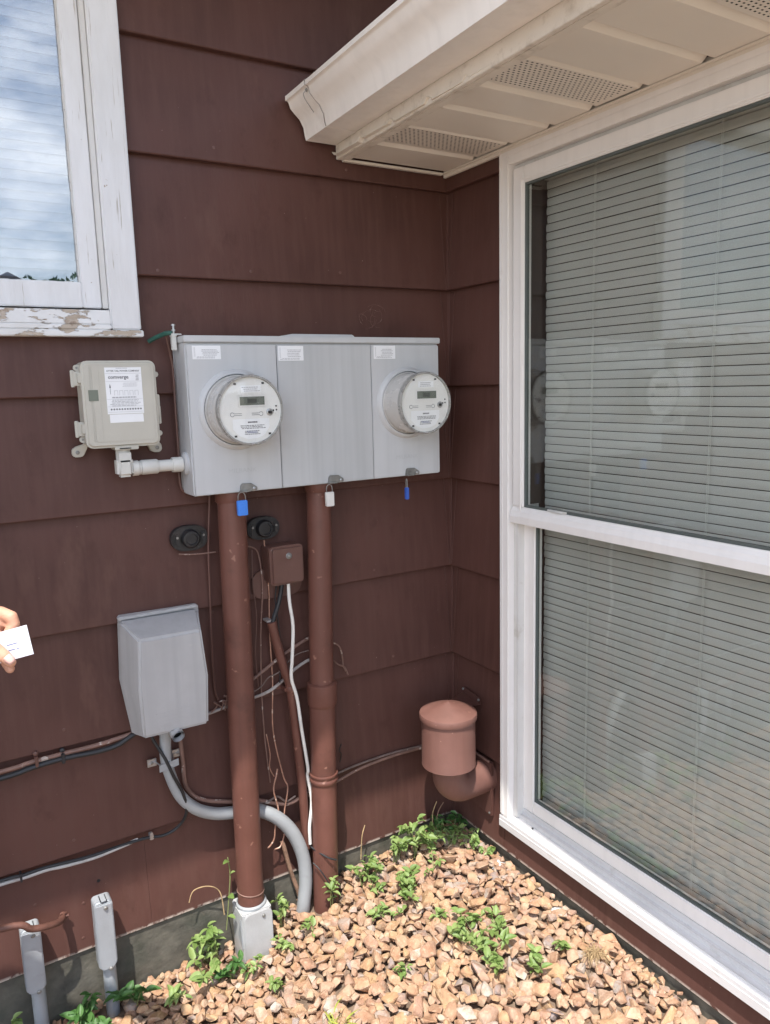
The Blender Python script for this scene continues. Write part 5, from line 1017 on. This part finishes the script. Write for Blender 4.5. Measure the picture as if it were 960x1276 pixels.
# corner cluster
weed(-0.05, -0.075, 'shaded low weed tucked deep in the corner under the vent', 22, 0.055, 0.045, 0.026, 'leaf_shaded')
weed(-0.12, -0.055, 'shaded weed under the vent against the back wall', 18, 0.075, 0.05, 0.028, 'leaf_shaded')
weed(-0.050, -0.150, 'small leafy weed below the vent elbow by the right wall', 20, 0.05, 0.045, 0.024)
weed(-0.205, -0.070, 'tall bushy weed left of the vent', 28, 0.095, 0.05, 0.034)
weed(-0.275, -0.060, 'broad-leaved weed against the wall between pipe and vent', 26, 0.075, 0.05, 0.034)
weed(-0.250, -0.120, 'weed trailing forward over stones left of the vent', 20, 0.05, 0.03, 0.034, trail=(-0.075, -0.10))
weed(-0.340, -0.080, 'weed with paired oval leaves right of the right pipe', 16, 0.055, 0.055, 0.032)
weed(-0.400, -0.070, 'small weed at the foot of the right brown pipe', 12, 0.05, 0.035, 0.028)
weed(-0.20, -0.165, 'small-leaved weed on stones in front of the vent', 14, 0.03, 0.05, 0.022)
weed(-0.090, -0.105, 'mid-green weed under the vent drum', 22, 0.05, 0.06, 0.026)
weed(-0.030, -0.215, 'tiny weed by the window frame\'s lower corner', 12, 0.03, 0.03, 0.022)
weed(-0.310, -0.150, 'weed trailing toward the middle of the gravel', 14, 0.03, 0.03, 0.030, trail=(-0.03, -0.12))
weed(-0.390, -0.135, 'low weed on stones in front of the right pipe', 12, 0.03, 0.05, 0.028)
weed(-0.160, -0.095, 'light green weed in front of the vent elbow', 22, 0.07, 0.05, 0.030)
# around the left pipe
weed(-0.845, -0.070, 'large leafy weed left of the base box', 15, 0.10, 0.06, 0.040)
weed(-0.900, -0.105, 'weed with long oval leaves farther left of the base box', 12, 0.06, 0.05, 0.040)
weed(-0.835, -0.135, 'dark weed at the base box\'s front left edge', 16, 0.05, 0.045, 0.030, 'leaf_shaded')
weed(-0.785, -0.170, 'small fresh weed right in front of the base box', 14, 0.045, 0.04, 0.022)
weed(-0.960, -0.130, 'low weed sprig between conduit body and base box', 9, 0.035, 0.05, 0.034)
weed(-0.660, -0.055, 'weed climbing between base box and grey conduit', 12, 0.075, 0.03, 0.030)
weed(-0.530, -0.115, 'upright sprig in front of the right pipe\'s foot', 10, 0.085, 0.03, 0.030)
weed(-0.690, -0.150, 'two-leaf sprig against the base box\'s right side', 6, 0.04, 0.025, 0.030)
weed(-0.875, -0.030, 'slim weed rising against the foundation left of the pipe', 12, 0.09, 0.03, 0.032)
# shaded ones by the conduit bodies
weed(-1.21, -0.065, 'dark shaded weed between the two conduit bodies', 14, 0.06, 0.06, 0.042, 'leaf_shaded')
weed(-1.07, -0.075, 'shaded broad-leaved weed right of the nearer conduit body', 12, 0.06, 0.055, 0.044, 'leaf_shaded')
weed(-1.15, -0.130, 'shaded weed in front of the nearer conduit body', 14, 0.045, 0.05, 0.036, 'leaf_shaded')
weed(-1.345, -0.030, 'pale sprig at the frame edge below the rusty pipe', 9, 0.05, 0.03, 0.030)
# on the open gravel
weed(-0.255, -0.440, 'broad leafy weed patch on gravel near the window sill', 32, 0.03, 0.10, 0.034)
weed(-0.195, -0.400, 'weed just behind the patch near the window sill', 14, 0.025, 0.055, 0.032)
weed(-0.270, -0.510, 'weed in front of the patch near the window sill', 22, 0.03, 0.08, 0.034)
weed(-0.315, -0.330, 'small weed left of the patch near the sill', 9, 0.02, 0.04, 0.026)
weed(-0.395, -0.250, 'small pale weed in the middle of the gravel', 8, 0.02, 0.04, 0.024)
weed(-0.445, -0.190, 'thin trailing weed below the right pipe', 8, 0.025, 0.04, 0.028, trail=(0.02, -0.06))
weed(-0.600, -0.150, 'narrow sprig between conduit foot and base box', 6, 0.03, 0.03, 0.030)
weed(-0.760, -0.260, 'weed sprig on gravel ahead of the base box', 10, 0.03, 0.035, 0.028)
weed(-0.715, -0.505, 'yellow-green grass tuft at the bottom edge', 14, 0.045, 0.035, 0.050, 'leaf_yellow', narrow=True)
weed(-0.105, -0.640, 'small weed beside the dry tuft near the sill', 9, 0.02, 0.035, 0.028)
weed(-0.480, -0.420, 'tiny weed low in the open gravel', 6, 0.015, 0.03, 0.024)
weed(-0.210, -0.620, 'low weed right of the frame bottom near the sill', 12, 0.025, 0.04, 0.030)
def vine(pts, label, mat='stem', r=0.0016, leaves=0, size=0.02):
    z = min(p[2] for p in pts); t = thing('vine', label, 'vine', (pts[0][0], pts[0][1], z), 'thin vines and dry stalks')
    pa = smooth_path(pts, 6); MB().tube(pa, r, 5).build('stem', mat, t)
    for k_ in range(leaves):
        o = bpy.data.objects.new('leaf', LM['leaf'][rw.randrange(4)]); col.objects.link(o); s_ = size * rw.uniform(0.7, 1.1); o.scale = (s_,) * 3
        o.location = pa[int((k_ + 0.7) / leaves * (len(pa) - 1))]; o.rotation_euler = (rw.uniform(-0.4, 0.4), rw.uniform(-0.6, 0.5), rw.uniform(3.3, 6.1)); attach(o, t)
vine([(-0.815, -0.05, -0.06), (-0.800, -0.04, 0.02), (-0.790, -0.035, 0.09), (-0.792, -0.03, 0.14)], 'leafy vine climbing beside the left pipe', leaves=4, size=0.026)
vine([(-0.815, -0.04, -0.02), (-0.82, -0.03, 0.045), (-0.85, -0.03, 0.075), (-0.89, -0.025, 0.075), (-0.905, -0.025, 0.045)], 'dry curling tendril left of the left pipe', 'dry', 0.0016)
vine([(-0.375, -0.03, -0.02), (-0.368, -0.028, 0.05), (-0.355, -0.026, 0.085)], 'dry seed stalk right of the right pipe', 'dry', 0.0018)
vine([(-0.125, -0.06, 0.0), (-0.12, -0.05, 0.055), (-0.10, -0.045, 0.09)], 'thin dry twig standing below the vent', 'dry', 0.0018)
vine([(-0.115, -0.06, 0.0), (-0.10, -0.05, 0.05), (-0.07, -0.04, 0.075)], 'forked dry twig below the vent near the corner', 'dry_dark', 0.0016)
t = thing('dry_tuft', 'dry brown clump of dead grass near the sill', 'dead plant', (-0.075, -0.71, gh(-0.075, -0.71)))
b = MB()
for q in range(70):
    a = rw.uniform(0, 6.28); l = rw.uniform(0.015, 0.042); p0 = Vector((-0.078 + rw.uniform(-0.012, 0.012), -0.70 + rw.uniform(-0.012, 0.012), gh(-0.078, -0.70)))
    b.tube([p0, p0 + Vector((l * 0.5 * math.cos(a), l * 0.5 * math.sin(a), 0.022)), p0 + Vector((l * math.cos(a), l * math.sin(a), rw.uniform(-0.004, 0.022)))], [0.0012, 0.001, 0.0005], 4)
b.build('dead_blades', 'dry', t)
# torn edge of the white ground sheet showing along the right wall
for i, (y, l, label) in enumerate(((-0.255, 0.03, 'scrap of white ground sheet nearest the vent'), (-0.50, 0.02, 'scrap of white ground sheet below the middle of the sill'))):
    z_ = gh(-0.03, y) - 0.012; vs_ = []; n = 6
    for k_ in range(n + 1): yy = y - l * k_ / n; vs_ += [(-0.012, yy, z_ + 0.010 + rw.uniform(-0.003, 0.004)), (-0.030 + rw.uniform(-0.004, 0.004), yy, z_ + 0.012 + rw.uniform(-0.002, 0.005)), (-0.046 + rw.uniform(-0.01, 0.006), yy, z_ - 0.004)]
    fs_ = [f_ for k_ in range(n) for f_ in ((k_ * 3, k_ * 3 + 1, k_ * 3 + 4, k_ * 3 + 3), (k_ * 3 + 1, k_ * 3 + 2, k_ * 3 + 5, k_ * 3 + 4))]
    o = MB().add(vs_, fs_).build('ground_sheet_scrap', 'fabric'); o.modifiers.new('thick', 'SOLIDIFY').thickness = 0.001
    tag(o, label, 'plastic scrap', 'ground sheet scraps')

# ------------------------------------------------------------------ person holding a card at the left edge
def blob(chains, voxel, smooth=4):
    """chains of (point, radius) merged into one continuous skin"""
    bm = bmesh.new()
    for ch in chains:
        for (p, r), (q, s_) in zip(ch, ch[1:]):
            p, q = Vector(p), Vector(q); n = max(2, int((q - p).length / (0.45 * min(r, s_))) + 1)
            for i in range(n + 1):
                t_ = i / n; bmesh.ops.create_icosphere(bm, subdivisions=2, radius=r + (s_ - r) * t_, matrix=Matrix.Translation(p.lerp(q, t_)))
    me = bpy.data.meshes.new('tmp'); bm.to_mesh(me); bm.free(); ob = bpy.data.objects.new('tmp', me); col.objects.link(ob)
    m = ob.modifiers.new('r', 'REMESH'); m.mode = 'VOXEL'; m.voxel_size = voxel
    s = ob.modifiers.new('s', 'SMOOTH'); s.iterations = smooth; s.factor = 0.5
    out = bpy.data.meshes.new_from_object(ob.evaluated_get(bpy.context.evaluated_depsgraph_get()))
    bpy.data.objects.remove(ob); bpy.data.meshes.remove(me)
    out.polygons.foreach_set('use_smooth', [True] * len(out.polygons)); return out
person = thing('person', 'person at the left edge holding out a white card, only a hand in view', 'person', (-1.79, -0.66, -0.09))
C = lambda *a: list(a)
hand = [
    C(((-1.3698, -0.4786, 1.0364), .0120), ((-1.3450, -0.5250, 1.0560), .0118), ((-1.3164, -0.5650, 1.0640), .0114), ((-1.3020, -0.5820, 1.0580), .0108), ((-1.2990, -0.5850, 1.0450), .0098), ((-1.3100, -0.5870, 1.0330), .0086)),
    C(((-1.3850, -0.5200, 1.0130), .0170), ((-1.3792, -0.5468, 1.0220), .0150), ((-1.3503, -0.5921, 1.0290), .0128), ((-1.3330, -0.6105, 1.0200), .0116), ((-1.3210, -0.6190, 1.0070), .0108), ((-1.3125, -0.6230, 0.9960), .0086)),
    C(((-1.3745, -0.4801, 1.0137), .0120), ((-1.3392, -0.5440, 1.0269), .0116), ((-1.3240, -0.5640, 1.0050), .0108), ((-1.3160, -0.5780, 0.9850), .0094), ((-1.3120, -0.5860, 0.9735), .0078)),
    C(((-1.3836, -0.4675, 0.9893), .0112), ((-1.3524, -0.5258, 0.9996), .0104), ((-1.3389, -0.5455, 0.9832), .0095), ((-1.3330, -0.5560, 0.9720), .0076)),
    C(((-1.3930, -0.4600, 0.9700), .0100), ((-1.3680, -0.5080, 0.9770), .0090), ((-1.3560, -0.5280, 0.9640), .0084), ((-1.3510, -0.5360, 0.9560), .0070)),
    C(((-1.3700, -0.4790, 1.0330), .0130), ((-1.4162, -0.4600, 1.0080), .0210), ((-1.4468, -0.4300, 0.9885), .0250)),
    C(((-1.3280, -0.5540, 1.0420), .0130), ((-1.3560, -0.5250, 1.0330), .0190), ((-1.3900, -0.4950, 1.0150), .0220), ((-1.4200, -0.4620, 1.0000), .0230)),
    C(((-1.3150, -0.5680, 1.0480), .0110), ((-1.3300, -0.5480, 1.0440), .0150), ((-1.3600, -0.5200, 1.0380), .0190)),
    C(((-1.3200, -0.5680, 1.0250), .0110), ((-1.3400, -0.5500, 1.0150), .0140), ((-1.3700, -0.5200, 1.0050), .0180)),
    C(((-1.3950, -0.4590, 0.9700), .0120), ((-1.4280, -0.4430, 0.9800), .0190)), C(((-1.3830, -0.5180, 1.0110), .0170), ((-1.4200, -0.4700, 1.0000), .0220)),
    C(((-1.4468, -0.4300, 0.9885), .0255), ((-1.53, -0.424, 1.010), .031), ((-1.66, -0.412, 1.065), .041), ((-1.750, -0.405, 1.105), .043), ((-1.79, -0.425, 1.25), .048))]
PX = -0.13                                                   # the figure stands a little farther out of frame
rest_body = [
    C(((-1.665, -0.66, 1.70), .030), ((-1.665, -0.66, 1.60), .085), ((-1.650, -0.66, 1.52), .062), ((-1.67, -0.66, 1.43), .052), ((-1.67, -0.66, 1.36), .060)),
    C(((-1.672, -0.66, 1.645), .094), ((-1.655, -0.66, 1.615), .092)), C(((-1.585, -0.66, 1.60), .014), ((-1.562, -0.66, 1.575), .013)), C(((-1.590, -0.66, 1.535), .018), ((-1.600, -0.66, 1.505), .026)),
    C(((-1.67, -0.563, 1.60), .013), ((-1.675, -0.560, 1.565), .011)), C(((-1.67, -0.757, 1.60), .013), ((-1.675, -0.760, 1.565), .011)),
    C(((-1.68, -0.86, 0.84), .020), ((-1.66, -0.865, 0.76), .024), ((-1.655, -0.865, 0.70), .012)), C(((-1.65, -0.845, 0.80), .012), ((-1.625, -0.845, 0.74), .009)),
    C(((-1.66, -0.55, 0.02), .040), ((-1.66, -0.55, 0.30), .045)), C(((-1.66, -0.77, 0.02), .040), ((-1.66, -0.77, 0.30), .045))]
core = [C(((-1.66, -0.428, 1.25), .049), ((-1.68, -0.48, 1.37), .052), ((-1.67, -0.66, 1.37), .060)), C(((-1.67, -0.66, 1.38), .070), ((-1.67, -0.66, 0.92), .085)),
        C(((-1.67, -0.66, 1.37), .060), ((-1.68, -0.84, 1.37), .052), ((-1.70, -0.875, 1.12), .042), ((-1.69, -0.87, 0.96), .034), ((-1.68, -0.86, 0.84), .024)),
        C(((-1.67, -0.66, 0.92), .085), ((-1.67, -0.57, 0.78), .070), ((-1.66, -0.555, 0.40), .052), ((-1.66, -0.55, 0.05), .042)), C(((-1.67, -0.66, 0.92), .085), ((-1.67, -0.75, 0.78), .070), ((-1.66, -0.765, 0.40), .052), ((-1.66, -0.77, 0.05), .042))]
def shift(chains): return [[((p[0] + PX, p[1], p[2]), r) for p, r in ch] for ch in chains]
mh, mt_ = blob(hand, 0.0028, 3), blob(shift(rest_body + core), 0.010, 3)
body = link('body', mh, M['skin']); tors = link('torso_temp', mt_, M['skin'])
bo_ = body.modifiers.new('u', 'BOOLEAN'); bo_.operation = 'UNION'; bo_.object = tors; bo_.solver = 'EXACT'
mj = bpy.data.meshes.new_from_object(body.evaluated_get(bpy.context.evaluated_depsgraph_get()))
bpy.data.objects.remove(body); bpy.data.objects.remove(tors)
mj.polygons.foreach_set('use_smooth', [True] * len(mj.polygons)); link('body', mj, M['skin'], person)
shirt = [C(((-1.68, -0.47, 1.385), .070), ((-1.665, -0.430, 1.27), .064), ((-1.625, -0.408, 1.12), .058), ((-1.585, -0.409, 1.09), .054)),
         C(((-1.68, -0.85, 1.385), .070), ((-1.70, -0.875, 1.12), .060), ((-1.69, -0.87, 0.96), .050), ((-1.68, -0.862, 0.84), .036)),
         C(((-1.68, -0.49, 1.38), .078), ((-1.68, -0.83, 1.38), .078)), C(((-1.68, -0.57, 1.33), .105), ((-1.68, -0.58, 0.90), .105)), C(((-1.68, -0.75, 1.33), .105), ((-1.68, -0.74, 0.90), .105)), C(((-1.67, -0.66, 1.33), .115), ((-1.67, -0.66, 0.90), .112))]
link('shirt', blob(shift(shirt), 0.009, 4), M['shirt'], person)
pants = [C(((-1.68, -0.58, 0.92), .108), ((-1.67, -0.57, 0.78), .095), ((-1.66, -0.555, 0.40), .068), ((-1.66, -0.55, 0.02), .062)), C(((-1.68, -0.74, 0.92), .108), ((-1.67, -0.75, 0.78), .095), ((-1.66, -0.765, 0.40), .068), ((-1.66, -0.77, 0.02), .062)), C(((-1.68, -0.66, 0.92), .105), ((-1.68, -0.66, 0.82), .10))]
link('trousers', blob(shift(pants), 0.010, 4), M['trousers'], person)
for y in (-0.55, -0.77): link('shoe', blob(shift([C(((-1.69, y, -0.035), .046), ((-1.60, y, -0.045), .046), ((-1.50, y, -0.055), .036)), C(((-1.68, y, 0.01), .046), ((-1.66, y, 0.02), .046))]), 0.008, 3), M['shoe'], person)
link('hair', blob(shift([C(((-1.685, -0.66, 1.665), .092), ((-1.715, -0.66, 1.62), .088), ((-1.735, -0.66, 1.57), .060)), C(((-1.63, -0.66, 1.695), .050), ((-1.69, -0.66, 1.70), .060))]), 0.008, 3), M['hair'], person)
for y in (-0.628, -0.692): MB().lathe([(0.0, -0.010), (0.009, -0.004), (0.010, 0.0), (0.008, 0.005), (0.0, 0.008)], (-1.573 + PX, y, 1.606), (1, 0, 0), 12, caps=False).build('eye', 'paper', person); MB().lathe([(0.0045, 0), (0.0, 0.003)], (-1.5665 + PX, y, 1.606), (1, 0, 0), 10, caps=False).build('pupil', 'black_plastic', person)
MB().tube([(-1.583 + PX, -0.683, 1.535), (-1.572 + PX, -0.66, 1.532), (-1.583 + PX, -0.637, 1.535)], [0.003, 0.006, 0.003], 8).build('mouth', 'nail', person)
# thumb nail
nv = Vector((-1.3125, -0.6245, 0.9995)) ; nd_ = Vector((0.009, -0.0040, -0.0125)).normalized(); vw = (cam_ob.location - nv).normalized(); sd = nd_.cross(vw).normalized(); up_ = sd.cross(nd_).normalized()
if up_.dot(vw) < 0: up_ = -up_
vs_ = []
for i in range(6):
    for j in range(5):
        u, v = i / 5 - 0.5, j / 4 - 0.5; wd = 0.0140 * (1 - 0.35 * abs(u) ** 2 * 2)
        vs_.append(nv - nd_ * 0.003 + nd_ * u * 0.0150 + sd * v * wd + up_ * (0.0098 - 0.010 * v * v - 0.004 * u * u))
fs_ = [(i * 5 + j, i * 5 + j + 1, i * 5 + j + 6, i * 5 + j + 5) for i in range(5) for j in range(4)]
o = MB().add(vs_, fs_).build('thumb_nail', 'nail', person); o.modifiers.new('t', 'SOLIDIFY').thickness = 0.0008
# the card
TR, BR, TL, BL = Vector((-1.2837, -0.6135, 1.0500)), Vector((-1.2788, -0.6253, 1.0037)), Vector((-1.3577, -0.5726, 1.0292)), Vector((-1.3529, -0.5845, 0.9829))
nrm = (TL - TR).cross(BR - TR).normalized()
if nrm.dot(cam_ob.location - TR) < 0: nrm = -nrm
t = thing('card', 'white business card held between thumb and fingers', 'card', TR)
o = MB().add([TR, BR, BL, TL] + [p - nrm * 0.0006 for p in (TR, BR, BL, TL)], [(0, 1, 2, 3), (4, 7, 6, 5), (0, 4, 5, 1), (1, 5, 6, 2), (2, 6, 7, 3), (3, 7, 4, 0)]).build('sheet', 'card', t, smooth=False)
ux, uy = (TL - TR), (BR - TR); b = MB()
for a0, a1, c0 in ((0.24, 0.44, 0.48), (0.30, 0.46, 0.66), (0.22, 0.28, 0.665)):
    q = [TR + ux * a0 + uy * c0, TR + ux * a1 + uy * c0, TR + ux * a1 + uy * (c0 + 0.03), TR + ux * a0 + uy * (c0 + 0.03)]; b.add([p + nrm * 0.0003 for p in q], [(0, 1, 2, 3)])
b.build('print', 'ink_blue', o, smooth=False)

# ------------------------------------------------------------------ what stands across the yard (seen in the old window's reflection)
nh = thing('neighbour_house', 'pale gabled house across the yard, mirrored in the old window', 'house', (2.0, -24, -0.1))
MB().box(-2.2, 5.0, -32, -24, -0.1, 2.8).build('wall', 'neighbour_wall', nh, smooth=False)
b = MB(); b.prism([(-2.6, 2.7), (1.4, 4.75), (5.4, 2.7), (5.4, 2.85), (1.4, 4.95), (-2.6, 2.85)], lambda u, v, a: (u, a, v), -32.5, -23.5); r_ = b.build('roof', 'neighbour_roof', nh, smooth=False)
b = MB(); b.prism([(-2.2, 2.8), (5.0, 2.8), (1.4, 4.65)], lambda u, v, a: (u, a, v), -31.9, -24.05); b.build('gable', 'neighbour_wall', nh, smooth=False)
for x in (-0.8, 3.7):
    w_ = MB().box(x - 0.6, x + 0.6, -24, -23.95, 0.9, 2.2).build('window', 'vinyl', nh, smooth=False); MB().box(x - 0.5, x + 0.5, -23.95, -23.93, 1.0, 2.1).build('pane', 'gasket', w_, smooth=False)
d_ = MB().box(1.0, 2.0, -24, -23.95, -0.1, 2.05).build('door', 'brown_paint', nh, smooth=False)
rt = random.Random(31)
def tree(x, y, h, r, label):
    t = thing('tree', label, 'tree', (x, y, -0.1), 'trees across the yard')
    b = MB(); b.tube(smooth_path([(x, y, -0.1), (x + 0.1, y, h * 0.3), (x - 0.1, y, h * 0.6), (x, y, h * 0.85)], 4), [0.22 - 0.2 * i / 12 for i in range(13)], 8)
    for q in range(6): a = rt.uniform(0, 6.28); z_ = h * rt.uniform(0.3, 0.6); b.tube([(x, y, z_), (x + r * 0.7 * math.cos(a), y + r * 0.7 * math.sin(a), z_ + h * 0.22)], [0.08, 0.02], 6)
    b.build('trunk', 'bark', t)
    cl = [(Vector((x + r * 0.75 * rt.uniform(-1, 1), y + r * 0.75 * rt.uniform(-1, 1), h * rt.uniform(0.42, 0.92))), r * rt.uniform(0.25, 0.5)) for _ in range(16)]; b = MB()
    for q in range(2600):
        c_, rr_ = rt.choice(cl); d = Vector((rt.gauss(0, 1), rt.gauss(0, 1), rt.gauss(0, 1))).normalized() * rr_ * rt.uniform(0.6, 1.05); p = c_ + d
        u = Vector((rt.gauss(0, 1), rt.gauss(0, 1), rt.gauss(0, 1))).normalized(); v = u.orthogonal().normalized(); s_ = rt.uniform(0.08, 0.16)
        b.add([p - u * s_, p + v * s_ * 0.5, p + u * s_, p - v * s_ * 0.5], [(0, 1, 2, 3)])
    b.build('crown', 'crown', t, smooth=False)
tree(-4.5, -29, 4.7, 2.0, 'leafy tree left of the pale house across the yard')
tree(3.7, -28.5, 5.7, 1.9, 'leafy tree right of the pale house across the yard')
tree(6.4, -28, 5.6, 2.2, 'tree farthest right across the yard')
